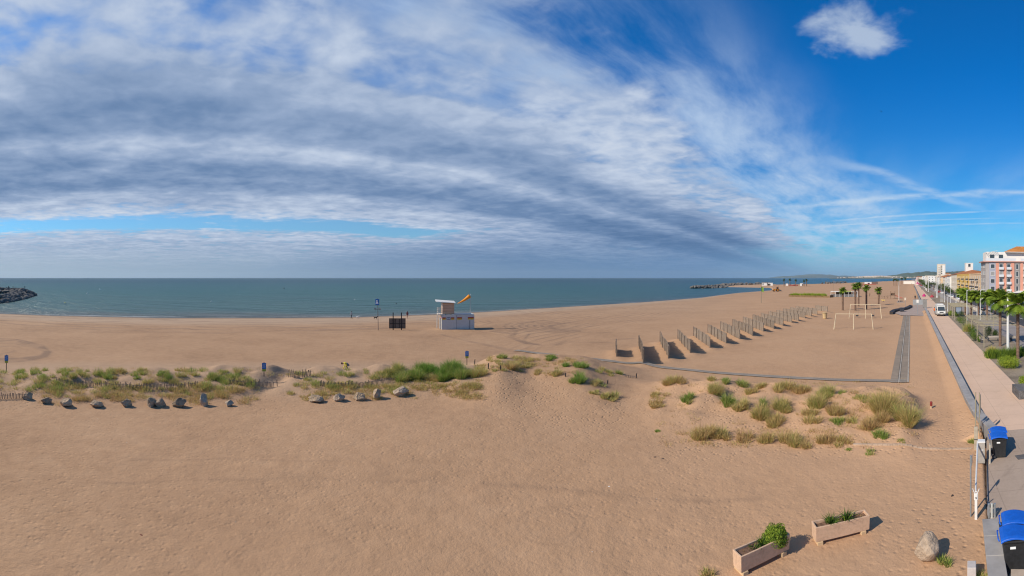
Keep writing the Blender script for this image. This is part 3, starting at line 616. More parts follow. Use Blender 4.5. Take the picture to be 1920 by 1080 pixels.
# buoys
def buoy(px, py, wpx, mat, lab):
    v = G0(px, py, SEA); s = max(wpx*mpp(v)/2, .3); e = empty('buoy', (v.x, v.y, SEA), 0, lab, 'buoy', 'buoys on the sea')
    MB().lathe([(.1, -.5), (.75, -.45), (1., 0), (.85, .5), (.35, .9), (.12, 1.0)], 12).build('float', mat, e, smooth=True).scale = (s, s, s)
    MB().lathe([(.09, .9), (.09, 1.45), (.22, 1.5), (.2, 1.85), (.05, 1.95)], 8).build('topmark', mat, e).scale = (s, s, s)
wb, yb, gb = M('buoy_white', (.78, .77, .74), .4, .05), M('buoy_yellow', (.62, .48, .08), .4, .05), M('buoy_dark', (.14, .15, .16), .5, .1)
for a in ((163.5, 550.5, 3, wb, 'white buoy nearest the curved breakwater'), (187, 543, 2.8, wb, 'white buoy farther out beyond the one by the breakwater'), (396, 565.5, 2.8, wb, 'white buoy in front of the open sea left of the beach walker'), (122, 568, 2.4, yb, 'small yellow buoy near the breakwater foot'), (532.5, 541.3, 3, gb, 'dark buoy far out on the sea, alone'), (665, 562.5, 2.6, wb, 'white buoy straight out from the walker with the dog'), (743, 570, 2.6, gb, 'dark buoy in the water above the notice board')): buoy(*a)
# ---------------------------------------------------------------- lifeguard hut
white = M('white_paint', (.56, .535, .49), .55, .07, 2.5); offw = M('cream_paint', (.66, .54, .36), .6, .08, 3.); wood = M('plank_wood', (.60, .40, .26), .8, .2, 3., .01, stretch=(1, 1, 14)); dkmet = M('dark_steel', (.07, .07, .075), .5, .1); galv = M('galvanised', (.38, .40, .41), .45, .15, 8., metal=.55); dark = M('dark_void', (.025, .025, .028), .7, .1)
redp, yelp, bluep, navy = M('red_paint', (.42, .05, .025), .6, .1), M('yellow_paint', (.66, .42, .04), .6, .1), M('blue_paint', (.03, .15, .42), .5, .1), M('navy_paint', (.03, .045, .12), .5, .1)
vA = G0(828, 618.5); hutz = H(vA.x, vA.y)
e = empty('lifeguard_hut', (vA.x, vA.y, hutz-.05), face(vA)+.09, 'white box lifeguard hut with red and yellow bands and a wooden lookout cabin on top', 'lifeguard hut')
W, Dp, Hh = 5.75, 2.5, 2.62
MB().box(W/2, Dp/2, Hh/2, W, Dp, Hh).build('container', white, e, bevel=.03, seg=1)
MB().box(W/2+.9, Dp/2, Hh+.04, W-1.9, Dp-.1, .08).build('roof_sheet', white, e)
MB().box(2.62, -.006, 1.3, .05, .03, 2.5).build('panel_joint', M('joint_grey', (.2, .2, .2), .8), e)
MB().box(-.012, 1.35, 1.05, .03, .75, 2.0).build('door', M('hut_door', (.35, .33, .30), .7), e)
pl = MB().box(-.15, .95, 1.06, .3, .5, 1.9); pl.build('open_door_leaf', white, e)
for x0, x1, kind in ((.15, .72, 'f'), (.88, 1.52, 'n'), (1.65, 2.22, 'f'), (2.72, 3.55, 'f'), (4.6, 5.62, 'f')):
    if kind == 'n':
        b = MB().box((x0+x1)/2, -.015, 1.95, x1-x0, .04, .40).build('emblem_plate', navy, e)
        MB().box((x0+x1)/2-.17, -.045, 1.95, .10, .02, .26).box((x0+x1)/2+.0, -.045, 1.95, .08, .02, .26).box((x0+x1)/2+.17, -.045, 1.95, .10, .02, .26).build('emblem', M('emblem_white', (.7, .7, .75), .5), b)
    else:
        MB().box((x0+x1)/2, -.015, 2.06, x1-x0, .04, .2).build('red_band', redp, e); MB().box((x0+x1)/2, -.015, 1.85, x1-x0, .04, .2).build('yellow_band', yelp, e)
MB().box(-.015, .55, 2.06, .04, .95, .18).build('red_band', redp, e); MB().box(-.015, 1.9, 2.06, .04, .9, .18).build('red_band', redp, e)
MB().box(4.92, -.02, .85, .09, .05, 1.5).build('downpipe', M('pipe_grey', (.16, .16, .17), .6), e)
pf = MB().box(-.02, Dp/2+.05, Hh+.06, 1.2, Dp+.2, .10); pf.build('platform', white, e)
cab = MB().box(1.22, 1.25, Hh+.12+.92, 2.05, 1.9, 1.84).build('lookout_cabin', wood, e)
mbp = MB()
for k in range(7): mbp.box(1.22, .292, Hh+.25+k*.27, 2.06, .012, .02)
mbp.build('plank_joint', M('joint_brown', (.16, .09, .06), .9), cab)
rf = MB(); rf.add([(-.95, -.1, Hh+2.22), (2.45, -.1, Hh+1.98), (2.45, 2.5, Hh+2.20), (-.95, 2.5, Hh+2.46), (-.95, -.1, Hh+2.30), (2.45, -.1, Hh+2.06), (2.45, 2.5, Hh+2.28), (-.95, 2.5, Hh+2.54)], [(3, 2, 1, 0), (4, 5, 6, 7), (0, 1, 5, 4), (1, 2, 6, 5), (2, 3, 7, 6), (3, 0, 4, 7)])
rf.build('cabin_roof', M('roof_white', (.74, .72, .66), .5, .05), e)
r = MB()
for y in (.0, 2.4):
    r.tube([(-.58, y, Hh), (-.58, y, Hh+1.1)], .03, 6); r.tube([(.15, y, Hh), (.15, y, Hh+2.3)], .035, 6)
    for z in (.45, .8, 1.1): r.tube([(-.58, y, Hh+z), (.15, y, Hh+z)], .024, 6)
for z in (.45, .8, 1.1): r.tube([(-.58, 0, Hh+z), (-.58, 2.4, Hh+z)], .024, 6)
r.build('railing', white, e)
st = MB()
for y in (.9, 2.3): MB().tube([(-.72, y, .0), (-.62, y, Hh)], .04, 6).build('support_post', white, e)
px_ = 5.15
hz = hutz-.05
wl = e.matrix_basis @ Vector((px_, .9, 0))
ws = empty('windsock', (wl.x, wl.y, hz+Hh+.08), face(vA)+.09, 'orange windsock on a white mast standing on the hut roof', 'windsock')
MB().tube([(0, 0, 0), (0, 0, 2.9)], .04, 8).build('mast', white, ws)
sk = MB(); pts, rs = [], []
for k in range(9):
    t = k/8; pts.append((-.05-2.2*t, .05*math.sin(4*t), 3.15-1.35*t-.12*math.sin(3.1*t))); rs.append(.29*(1-t)+.05)
sk.tube(pts, rs, 12).build('sock', M('sock_orange', (.85, .30, .02), .7, .12, 2.), ws, smooth=True)
MB().tube([(.02, 0, 2.85), (.02, 0, 3.4)], .03, 6).tube([(-.02+.3*math.cos(k*.524)*.25, .3*math.sin(k*.524), 3.15+.3*math.cos(k*.524)) for k in range(13)], .02, 5, False).build('hoop', white, ws)
# ---------------------------------------------------------------- notice board and tall sign seen from behind
v = G0(745, 618.6); z0 = H(v.x, v.y); s = mpp(v)
e = empty('notice_board', (v.x, v.y, z0), face(v)-.06, 'large brown slatted notice board seen from behind on two dark posts', 'notice board')
bw = M('board_back', (.20, .15, .11), .8, .25, 2., stretch=(1, 1, 8)); bd = M('board_post', (.05, .04, .035), .8, .2)
for x in (-.72, .72): MB().box(x, -.06, 1.4, .16, .12, 3.2).build('post', bd, e)
pn = MB().box(0, .06, 1.12, 2.85, .08, 1.75).build('panel', bw, e)
ba = MB()
for z in (.3, 1.12, 1.94): ba.box(0, -.0, z, 2.85, .05, .10)
for x in (-1.36, -.36, .36, 1.36): ba.box(x, -.012, 1.12, .10, .05, 1.7)
ba.build('batten', bd, pn)
v = G0(709.3, 619.5); z0 = H(v.x, v.y)
e = empty('facility_sign', (v.x, v.y, z0), face(v), 'tall thin pole with a blue sign showing a white figure, beside the brown board', 'sign')
MB().tube([(0, 0, -.3), (-.12, 0, 5.5)], [.05, .04], 8).build('pole', M('pole_brown', (.17, .13, .11), .6), e)
p = MB().box(-.18, -.03, 4.85, .66, .05, 1.05).build('sign_plate', bluep, e, bevel=.02, seg=1)
MB().lathe([(.001, .12), (.10, .1), (.12, 0), (.1, -.1), (.001, -.12)], 10, (0, 0, .27)).side([(-.25, -.25), (.25, -.25), (.13, .14), (-.13, .14)], -.03, .03).build('figure_symbol', M('sign_white', (.8, .82, .85), .5), p, loc=(-.22, -.05, 4.78))
for x, yaw in ((-.42, .5), (.22, -.5)):
    MB().lathe([(.05, 0), (.09, .15), (.2, .38), (.19, .38)], 10).build('loudspeaker', M('horn_grey', (.3, .3, .3), .5), e, loc=(x*.5-.08, 0, 3.72)).rotation_euler = (0, R(-90 if x < 0 else 90), 0)
MB().box(-.08, 0, 3.55, .9, .05, .05).build('bracket', dkmet, e)
# blue dune signs
def dune_sign(px, py, top, lab):
    v = G(px, py); s = mpp(v); h = (py-top)*s; e = empty('dune_sign', (v.x, v.y, v.z-.1), face(v)+.12, lab, 'sign', 'blue and yellow signs in the dune')
    MB().box(0, 0, h/2, .06, .06, h+.1).build('post', bd, e)
    b = MB().box(0, -.045, h-.26, .36, .025, .52).build('blue_plate', bluep, e, bevel=.008, seg=1); MB().box(0, -.045, h-.62, .32, .025, .20).build('yellow_plate', M('sign_yellow', (.35, .38, .06), .6), e)
    t = MB()
    for k in range(4): t.box(-.02 if k % 2 else .02, -.062, h-.12-k*.085, .24-.03*(k % 3), .006, .035)
    t.build('sign_text', M('sign_pale', (.32, .42, .62), .5), b)
for a in ((12, 697.5, 664, 'blue and yellow dune sign beside the footpath at the far left'), (495, 705.5, 678, 'blue and yellow dune sign by the sandy path through the middle of the dune'), (875.5, 684.5, 656.5, 'blue dune sign behind the tall green grass at the dune end')): dune_sign(*a)
# ---------------------------------------------------------------- paling fences
pal = M('weathered_paling', (.30, .235, .18), .9, .28, 5., .01, stretch=(6, 6, 1), hue=.12); palw = M('fence_post', (.20, .155, .12), .9, .25, 5.); wire = M('fence_wire', (.2, .19, .18), .5)
ordn = ['first', 'second', 'third', 'fourth', 'fifth', 'sixth', 'seventh', 'eighth', 'ninth', 'tenth', 'eleventh', 'twelfth', 'thirteenth', 'fourteenth', 'fifteenth', 'sixteenth', 'seventeenth']
for i, (n, f) in enumerate(FENCES):
    L = (f-n).length; an = math.atan2(f.y-n.y, f.x-n.x); rn = random.Random(60+i)
    z0 = H(n.x, n.y)-.15
    lab = {0: 'short isolated paling fence at the open seaward start of the row', 1: 'second paling fence of the row, steeply seen, after the short isolated one', 16: 'last and farthest paling fence, behind the beige bin'}.get(i, f'weathered paling sand fence, {ordn[i]} counted from the short isolated one')
    e = empty('sand_fence', (n.x, n.y, z0), an, lab, 'fence', 'row of parallel sand fences'); mb = MB(); k = int(L/.088)
    hh = 1.42 if i else 1.35
    for j in range(k):
        x = j*.088; wx, wy = n.x+math.cos(an)*x, n.y+math.sin(an)*x; zb = H(wx, wy)-z0-.25; h = hh+.2+rn.uniform(-.09, .09)+.05*math.sin(j*.21+i)
        T = Matrix.Rotation(rn.uniform(-.045, .045), 3, 'Y') @ Matrix.Rotation(rn.uniform(-.04, .04), 3, 'X')
        mb.box(x, rn.uniform(-.012, .012)+.05*math.sin(x*.7+i), h/2+min(zb, .25), .080, .022, h, 0, T)
    mb.build('palings', pal, e)
    q = int(L/2.1)
    for j in range(q+1): MB().tube([(j*L/q, .07+.05*math.sin(j*L/q*.7+i), -.2), (j*L/q+rn.uniform(-.04, .04), .07+.05*math.sin(j*L/q*.7+i), hh+.10+rn.uniform(-.05, .06))], [.05, .04], 6).build('post', palw, e)
    wr = MB()
    for z in (.55, .95, 1.3): wr.tube([(x_, .02+.05*math.sin(x_*.7+i), z) for x_ in np.linspace(0, L, 12)], .008, 4)
    wr.build('wire', wire, e)
def low_fence(pts, h, lab, seed, miss=.12, dens=.11):
    rn = random.Random(seed); w_ = [G(*p) for p in pts]; e = empty('dune_fence', (0, 0, 0), 0, lab, 'fence', 'low paling fences in the dune'); mb = MB(); tot = 0
    for a, b in zip(w_[:-1], w_[1:]):
        k = max(2, int((b-a).length/dens))
        for j in range(k):
            if rn.random() < miss: continue
            p = a.lerp(b, j/k); z = H(p.x, p.y); hh = h*rn.uniform(.75, 1.15)
            T = Matrix.Rotation(rn.uniform(-.14, .14), 3, 'Y') @ Matrix.Rotation(rn.uniform(-.12, .12), 3, 'X')
            mb.box(p.x, p.y, z+hh/2-.08, .05, .02, hh, math.atan2((b-a).y, (b-a).x), T)
    mb.build('palings', M('dune_paling', (.21, .155, .11), .9, .25, 5.), e)
    wr = MB(); wr.tube([(p.x, p.y, H(p.x, p.y)+h*.55) for p in [w_[0].lerp(w_[-1], 0)]+w_[1:]], .01, 4).build('wire', wire, e)
low_fence([(-10, 748), (20, 748), (56, 745)], .5, 'broken low paling fence at the far left by the footpath', 1, .0)
low_fence([(106, 718), (150, 723), (200, 726), (240, 728), (285, 731), (330, 729), (372, 724)], .5, 'long low paling fence through the grass above the left boulders', 2, .05)
low_fence([(430, 720), (458, 723), (492, 725), (522, 724)], .55, 'low paling fence ending at the sandy path through the dune', 3)
low_fence([(538, 707), (552, 709), (570, 707), (587, 704)], .7, 'taller stub of paling fence just right of the sandy path', 4)
low_fence([(601, 724), (640, 726), (667, 725), (715, 720), (753, 712)], .5, 'low paling fence curving towards the tall green grass', 5)
low_fence([(1172, 707), (1185, 709), (1196, 710)], .3, 'few paling stumps buried on the right slope of the sand ridge', 6, .0, .14)
# stub posts on the ridge
for k, (px, py, h, lab) in enumerate(((890, 683, .5, 'thin post stub right behind the blue sign at the dune end'), (915.5, 692, .5, 'weathered post stub where the sand ridge begins'), (938, 694, .4, 'small post stub beside the first ridge grass'), (1060, 706, .3, 'short dark stump on the ridge face under the grass tuft'), (1139, 719.5, .3, 'dark stump beside the olive tuft right of the ridge'), (1193, 708.5, .4, 'dark post stump closing the buried paling stumps'))):
    v = G(px, py); o = MB().tube([(0, 0, -.2), (.01, 0, h*.6), (.03, .01, h)], [.05, .05, .035], 7).build('post_stump', bd, loc=v); tag(o, lab, 'post', 'old post stumps in the sand')
# ---------------------------------------------------------------- swings
def swing(p0, p1, ph, mids, lab, seats, splay=.75):
    a, b = G0(*p0), G0(*p1); L = (b-a).length; an = math.atan2((b-a).y, (b-a).x); r = .06
    e = empty('swing_frame', (a.x, a.y, H(a.x, a.y)), an, lab, 'swing', 'swing sets on the sand'); m = offw
    MB().tube([(-.1, 0, ph), (L+.1, 0, ph)], r, 8).build('top_beam', m, e)
    for x in [0, L]+[L*q for q in mids]:
        for s in (-1, 1):
            dx = (-.35 if x == 0 else .35 if x == L else 0)
            MB().tube([(x, 0, ph), (x+dx, s*splay, -.25)], r*.9, 8).build('leg', m, e)
    for q in seats:
        x = L*q
        se = MB().box(x, 0, .55, .62, .34, .32).build('swing_seat', M('rubber_black', (.05, .05, .055), .8), e, bevel=.04)
        for s in (-.27, .27): MB().tube([(x+s, 0, .6), (x+s*.9, 0, ph)], .02, 5).build('chain', M('chain_grey', (.18, .18, .18), .5, metal=.3), se)
swing((1567.5, 616.5), (1634, 617), 2.65, [.5], 'nearer cream swing frame, lower, standing before the other one', [])
swing((1595, 596.5), (1650, 596.5), 3.0, [.51], 'rear cream swing frame, taller, carrying two black bucket seats', [.22, .76], 1.1)
# beach bin
v = G0(1546.5, 597.5); e = empty('litter_bin', (v.x, v.y, H(v.x, v.y)), face(v), 'beige litter bin on the sand at the end of the paling fences', 'bin')
MB().lathe([(.36, 0), (.42, .1), (.52, 1.1), (.56, 1.12), (.56, 1.2), (.46, 1.2), (.44, .6)], 14).build('barrel', M('bin_beige', (.58, .42, .22), .7, .15), e, smooth=False)
MB().lathe([(.6, 1.22), (.62, 1.3), (.3, 1.42), (.05, 1.45)], 14).build('lid', M('bin_tan', (.46, .33, .18), .7), e)
# striped flagpole on the beach
v = G0(1427.3, 567.8); e = empty('beach_flag', (v.x, v.y, H(v.x, v.y)), face(v), 'thin beach flagpole carrying a green flag, between the fences and the bay', 'flag')
MB().tube([(0, 0, -.3), (0, 0, 6.2)], [.07, .05], 7).build('pole', M('flag_pole', (.16, .2, .15), .6), e)
fl = MB(); fl.add([(0.05+.28*k, .1*math.sin(k*1.2), 4.2+1.7*j-.12*k) for j in (0, 1) for k in range(4)], [(k, k+1, k+5, k+4) for k in range(3)])
o = fl.build('flag_cloth', M('flag_green', (.16, .30, .05), .8, .1), e); o.modifiers.new('t', 'SOLIDIFY').thickness = .02
# ---------------------------------------------------------------- close things bottom right
blk, blu = M('bin_black', (.026, .026, .027), .55, .35, 9., spec=.35, dark=(.012, .012, .012)), M('bin_blue', (.010, .115, .56), .45, .12, 7., .002, 30., spec=.4)
def wheelie(x, y, rz, lab, wx=.74, wy=.74, hh=1.0, sticker=True):
    e = empty('wheelie_bin', (x, y, 0.002), rz, lab, 'wheelie bin', 'black bins with blue lids'); b = MB()
    vs = []
    for z, kx, ky in ((.06, .80, .80), (.5, .88, .88), (.93*hh, .97, .97), (.935*hh, 1.0, 1.0), (hh, 1.0, 1.0)):
        for dx, dy in ((-1, -1), (1, -1), (1, 1), (-1, 1)): vs.append((dx*wx/2*kx+(1-kx)*wx*.2, dy*wy/2*ky, z))
    fs = [(3, 2, 1, 0), (16, 17, 18, 19)]+[(4*i+k, 4*i+(k+1) % 4, 4*i+4+(k+1) % 4, 4*i+4+k) for i in range(4) for k in range(4)]
    b.add(vs, fs); body = b.build('body', blk, e, bevel=.022)
    if sticker: MB().box(-wx*.06, -wy/2*.90-.02, .80*hh, .17, .008, .07, 0, Matrix.Rotation(-.12, 3, 'X')).build('sticker', M('sticker', (.75, .75, .73), .6), body)
    l = MB(); n = 8; vs = []
    for i in range(n+1):
        t = i/n; x_ = -wx/2-.05+t*(wx+.10); z_ = hh+.035+.075*math.sin(math.pi*min(t*1.0, 1))+(.0 if i else -.03)
        for y_, dz in ((-wy/2-.035, -.045), (-wy/2-.03, 0), (-wy/2+.06, .03), (wy/2-.06, .03), (wy/2+.03, 0), (wy/2+.035, -.045)): vs.append((x_, y_, z_+dz))
    fs = [(6*i+k, 6*i+k+1, 6*i+7+k, 6*i+6+k) for i in range(n) for k in range(5)]
    fs += [tuple(range(6))[::-1], tuple(6*n+k for k in range(6))]
    l.add(vs, fs); lid = l.build('lid', blu, e, bevel=.008, seg=1)
    MB().tube([(-wx/2-.09, -wy/2+.08, hh-.02), (-wx/2-.12, -wy/2+.14, hh+.01), (-wx/2-.12, wy/2-.14, hh+.01), (-wx/2-.09, wy/2-.08, hh-.02)], .022, 8).build('handle', blu, lid)
    for s in (-1, 1):
        wh = MB().tube([(-wx*.36, s*(wy/2*.8), .105), (-wx*.36, s*(wy/2*.8+.07), .105)], .105, 16).build('wheel', blk, e); MB().tube([(-wx*.36, s*(wy/2*.8+.06), .105), (-wx*.36, s*(wy/2*.8+.085), .105)], .045, 10).build('hub', M('hub_grey', (.12, .12, .12), .5), wh)
f0 = G0(1872.5, 855); u = pol(1872.5, 1.)
rz = face(f0)+.10
wheelie(f0.x, f0.y, rz, 'front black bin with a blue lid and white sticker, beside the barrier cabinet'); wheelie(f0.x+u.x*.82-.03, f0.y+u.y*.82, rz+.03, 'rear blue-lidded bin hidden behind the one by the barrier cabinet')
f0 = G0(1899.5, 1002, 1.05); u = pol(1899.5, 1.); rz = face(f0)+.12
f0 = f0-u*.0
wheelie(f0.x, f0.y, rz, 'nearest black bin with a blue lid and white sticker, beside the slab-topped wall', .72, .72, 1.05); wheelie(f0.x+u.x*.80+.07, f0.y+u.y*.80, rz-.02, 'blue-lidded bin standing behind the nearest one by the slab-topped wall', .72, .72, 1.05)
# barrier
whp = M('barrier_white', (.72, .71, .68), .5, .1, 5.)
v = G0(1840.5, 868.5); rz = face(v)+.03
e = empty('barrier_cabinet', (v.x, v.y, -.02), rz, 'white-topped barrier cabinet with its long white boom lowered to the forked post', 'barrier')
MB().box(0, .17, .5, .34, .34, 1.0).build('cabinet', M('cabinet_beige', (.36, .33, .29), .6, .15, 4.), e, bevel=.015, seg=1); MB().box(0, .17, 1.03, .36, .36, .07).build('cabinet_top', whp, e, bevel=.012, seg=1)
MB().box(.02, -.01, .66, .14, .02, .03).build('maker_plate', whp, e)
tgt = G0(1829.7, 918, .98); inv = Matrix.Rotation(-rz, 4, 'Z') @ Matrix.Translation((-v.x, -v.y, .02)); tl = inv @ tgt
MB().tube([(-.19, .25, .97), (tl.x, tl.y+.2, tl.z), (tl.x, tl.y-.15, tl.z)], [.045, .035, .033], 8).build('boom', whp, e)
MB().box(.40, .05, .46, .07, .30, .92).build('counterweight_plate', M('plate_beige', (.46, .42, .34), .6, .12), e, bevel=.01, seg=1)
v = G0(1830, 972.5); rz = face(v)
e = empty('barrier_rest', (v.x, v.y, -.05), rz, 'white forked post that holds the end of the barrier boom', 'post')
MB().box(0, 0, .5, .10, .10, 1.0).build('post', whp, e, bevel=.008, seg=1)
k = MB()
for s in (-1, 1): k.side([(s*.03, .72), (s*.075, .78), (s*.075, 1.03), (s*.13, 1.17), (s*.115, 1.18), (s*.05, 1.04), (s*.05, .86)][::s], -.025, .025)
k.build('fork', whp, e); MB().tube([(0, -.08, .86), (0, -.03, .86)], .025, 8).build('lock', dkmet, e)
v = G0(1820, 968); e = empty('steel_pole', v, face(v)+R(86), 'thin grey steel pole with a small edge-on plate, left of the white forked post', 'pole'); MB().tube([(0, 0, -.2), (-.02, 0, 2.3)], .032, 8).build('pole', galv, e); MB().box(-.02, -.05, 2.14, .30, .02, .30).build('sign_plate', galv, e)
v = G0(1859.5, 971); e = empty('removable_bollard', (v.x, v.y, 0), face(v), 'ribbed steel bollard at the end of the slab-topped wall', 'bollard')
for x in (-.11, .0, .11): MB().box(x, 0, .27, .075, .09, .54).build('upright', galv if x else M('pale_steel', (.5, .5, .46), .5), e, bevel=.006, seg=1)
MB().box(0, .06, .1, .30, .02, .12).build('cross_plate', galv, e); MB().box(0, .06, .42, .30, .02, .12).build('cross_plate', galv, e)
# road sign posts beside the wall end
tim = M('olive_timber', (.33, .29, .20), .85, .2, 5., .006, stretch=(5, 5, 1))
for px, hh, kind, lab in ((1829.2, 2.55, 'disc', 'slim post carrying a round sign seen edge-on by the wall end'), (1836.3, 2.55, 'plate', 'slim olive post with a narrow sign board seen edge-on, right of the round-sign post')):
    v = G0(px, 823.5); e = empty('sign_post', (v.x, v.y, -.05), face(v)+R(86), lab, 'sign', 'sign posts at the wall end')
    MB().tube([(0, 0, 0), (0, 0, hh+.1)], .03, 8).build('pole', tim, e)
    if kind == 'disc':
        o = MB().lathe([(.25, -.012), (.26, 0), (.25, .012)], 24).build('sign_disc', galv, e, loc=(0, -.05, hh-.75)); o.rotation_euler = (R(90), 0, 0)
        MB().box(0, -.05, hh-1.22, .36, .02, .25).build('sub_plate', galv, e)
    else: MB().box(0, -.05, hh-.55, .42, .03, 1.0).build('sign_plate', tim, e, bevel=.01, seg=1)
v = G0(1830, 841); e = empty('gate_post', (v.x, v.y, -.1), face(v), 'thick beige timber post with a dark band at the wall end', 'post')
MB().box(0, 0, .62, .20, .16, 1.24).build('shaft', M('beige_timber', (.42, .36, .27), .85, .18, 4.), e, bevel=.012, seg=1); MB().box(0, 0, .60, .21, .17, .05).build('band', dkmet, e)
v = G0(1746, 764.5); e = empty('marker_post', (v.x, v.y, H(v.x, v.y)-.03), face(v), 'short red-topped marker post alone on the sand before the low wall', 'post')
MB().lathe([(.075, 0), (.075, .2)], 10).build('foot', M('marker_beige', (.5, .38, .26), .8), e); MB().lathe([(.085, .2), (.09, .45), (.06, .5)], 10).build('cap', M('marker_red', (.25, .035, .03), .6), e)
v = G0(1822, 1089); e = tag(MB().box(0, 0, .22, .26, .34, .55).build('concrete_post', M('pale_concrete', (.52, .47, .44), .85, .12, 5., .004), bevel=.015, seg=1, loc=v), 'squat pale concrete post at the sand edge by the slab-topped wall', 'post'); e.rotation_euler = (0, 0, face(v))
v = G0(1916, 1079, .62); e = tag(MB().box(0, 0, 0, .62, .4, .34).build('concrete_block', M('beige_block', (.48, .37, .27), .85, .12, 5., .004), bevel=.012, seg=1, loc=(v.x, v.y, .50)), 'beige concrete block leaning before the nearest blue-lidded bin', 'block'); e.rotation_euler = (0, 0, face(v))
v = G0(1915, 857); mh = MB(); mh.box(-.25, 0, .006, .03, .5, .012).box(.25, 0, .006, .03, .5, .012).box(0, -.25, .006, .5, .03, .012).box(0, .25, .006, .5, .03, .012); mh.box(0, 0, .004, .46, .46, .006)
o = mh.build('access_cover', M('cover_iron', (.13, .12, .115), .7, .2), loc=(v.x, v.y, .004)); o.rotation_euler = (0, 0, face(v)+.35); tag(o, 'square iron access cover in the grey paving right of the bins', 'cover')
# planters
tr = M('planter_stone', (.60, .40, .265), .9, .14, 9., .008, 60.); trf = M('planter_foot', (.60, .42, .24), .9, .12, 8.)
def planter(fl, fr, Wd, lab, seed):
    an = math.atan2((fr-fl).y, (fr-fl).x); L = (fr-fl).length; z = max(H(fl.x, fl.y), H(fr.x, fr.y))-.02
    e = empty('planter', (fl.x, fl.y, z), an, lab, 'planter', 'stone planters on the sand'); t = .055; f = .13; h = .50
    bm = bmesh.new()
    for x in (.17, L-.25): MB().box(x, Wd/2, f/2-.02, .20, Wd+.03, f+.04).build('foot_block', trf, e, bevel=.012, seg=1)
    k = MB(); o_, i_ = [(0, 0), (L, 0), (L, Wd), (0, Wd)], [(t, t), (L-t, t), (L-t, Wd-t), (t, Wd-t)]
    ob = [(x+(.02 if x == 0 else -.02), y+(.02 if y == 0 else -.02)) for x, y in o_]
    vs = [(x, y, f) for x, y in ob]+[(x, y, f+h) for x, y in o_]+[(x, y, f+h) for x, y in i_]+[(x, y, f+h-.12) for x, y in i_]
    fs = [(3, 2, 1, 0)]+[(4*i+k_, 4*i+(k_+1) % 4, 4*i+4+(k_+1) % 4, 4*i+4+k_) for i in range(3) for k_ in range(4)]+[(12, 13, 14, 15)]
    k.add(vs, fs); k.build('trough', tr, e, bevel=.014); bm.free()
    nx, ny = 40, 10; X, Y = np.meshgrid(np.linspace(t, L-t, nx), np.linspace(t, Wd-t, ny)); Z = f+h-.10+.06*(vn(X*6, Y*6, seed)-.2)+.035*(vn(X*19, Y*19, seed+1)-.5)
    s_ = grid_mesh('soil', X, Y, Z, M('planter_soil', (.20, .115, .075), .95, .3, 12., .02, 50.)); s_.parent = e
    return e, L, an, f+h
PLA = planter(G0(1389.5, 1083), G0(1481.5, 1036), .47, 'stone planter with a round green bush at one end', 3)
PLB = planter(G0(1529.5, 1024), G0(1631.5, 998.5), .46, 'stone planter with two spiky plants and a dry reddish clump', 5)
# ---------------------------------------------------------------- vegetation
def grass_mat(name, cols):
    m = bpy.data.materials.new(name); m.use_nodes = True; g = NT(m.node_tree); b = m.node_tree.nodes['Principled BSDF']
    t = g.attr('tone'); c = g.ramp(t, [(i/(len(cols)-1), k) for i, k in enumerate(cols)])
    g.put(b.inputs['Base Color'], c); b.inputs['Roughness'].default_value = .7; b.inputs['Specular IOR Level'].default_value = .2
    tr_ = g.new('ShaderNodeBsdfTranslucent'); g.put(tr_.inputs[0], c); mx = g.new('ShaderNodeMixShader'); mx.inputs[0].default_value = .35
    o = next(n for n in g.n if n.type == 'OUTPUT_MATERIAL'); g.l.new(b.outputs[0], mx.inputs[1]); g.l.new(tr_.outputs[0], mx.inputs[2]); g.l.new(mx.outputs[0], o.inputs[0])
    MATS[name] = m; return m
marram = grass_mat('marram', [(.50, .32, .15), (.60, .44, .18), (.52, .45, .155), (.35, .385, .10), (.19, .32, .05)])
leafm = grass_mat('leaf', [(.03, .06, .016), (.06, .115, .025), (.12, .20, .03), (.24, .34, .035), (.40, .46, .05)])
def blade_arrays(spec, seed):
    rg = np.random.default_rng(seed); V, Fq, Ft, T = [], [], [], []; base = 0
    for x, y, z, rad_, n, h, tone, lean, wd in spec:
        a = rg.uniform(0, 2*np.pi, n); rr = rad_*np.sqrt(rg.uniform(0, 1, n)); bx, by = x+rr*np.cos(a), y+rr*np.sin(a)
        d = a+rg.normal(0, .7, n); ln = lean*(.25+rg.uniform(0, 1, n))*(.4+rr/max(rad_, 1e-6)); hh = h*rg.uniform(.55, 1.1, n)*(1-.35*rr/max(rad_, 1e-6))
        px_, py_ = -np.sin(d), np.cos(d); wv = wd*rg.uniform(.7, 1.3, n)
        tw = rg.uniform(0, np.pi, n); wx, wy = np.cos(tw)*wv, np.sin(tw)*wv
        lv = []
        for t_, kw in ((0., 1.), (.55, .8)):
            cx, cy, cz = bx+np.cos(d)*hh*ln*t_**1.6, by+np.sin(d)*hh*ln*t_**1.6, z-.04+hh*t_*(1-.25*np.minimum(ln, 1)*t_)
            lv += [np.stack([cx-wx*kw/2, cy-wy*kw/2, cz], -1), np.stack([cx+wx*kw/2, cy+wy*kw/2, cz], -1)]
        cx, cy, cz = bx+np.cos(d)*hh*ln, by+np.sin(d)*hh*ln, z-.04+hh*(1-.32*np.minimum(ln, 1.4))
        lv.append(np.stack([cx, cy, cz], -1)); V.append(np.stack(lv, 1).reshape(-1, 3))
        i = base+np.arange(n)[:, None]*5; Fq.append(np.concatenate([i, i+1, i+3, i+2], 1)); Ft.append(np.concatenate([i+2, i+3, i+4], 1)); base += 5*n
        T.append(np.repeat(np.clip(tone+rg.normal(0, .19, n), 0, 1), 5))
    return np.concatenate(V), np.concatenate(Fq), np.concatenate(Ft), np.concatenate(T)
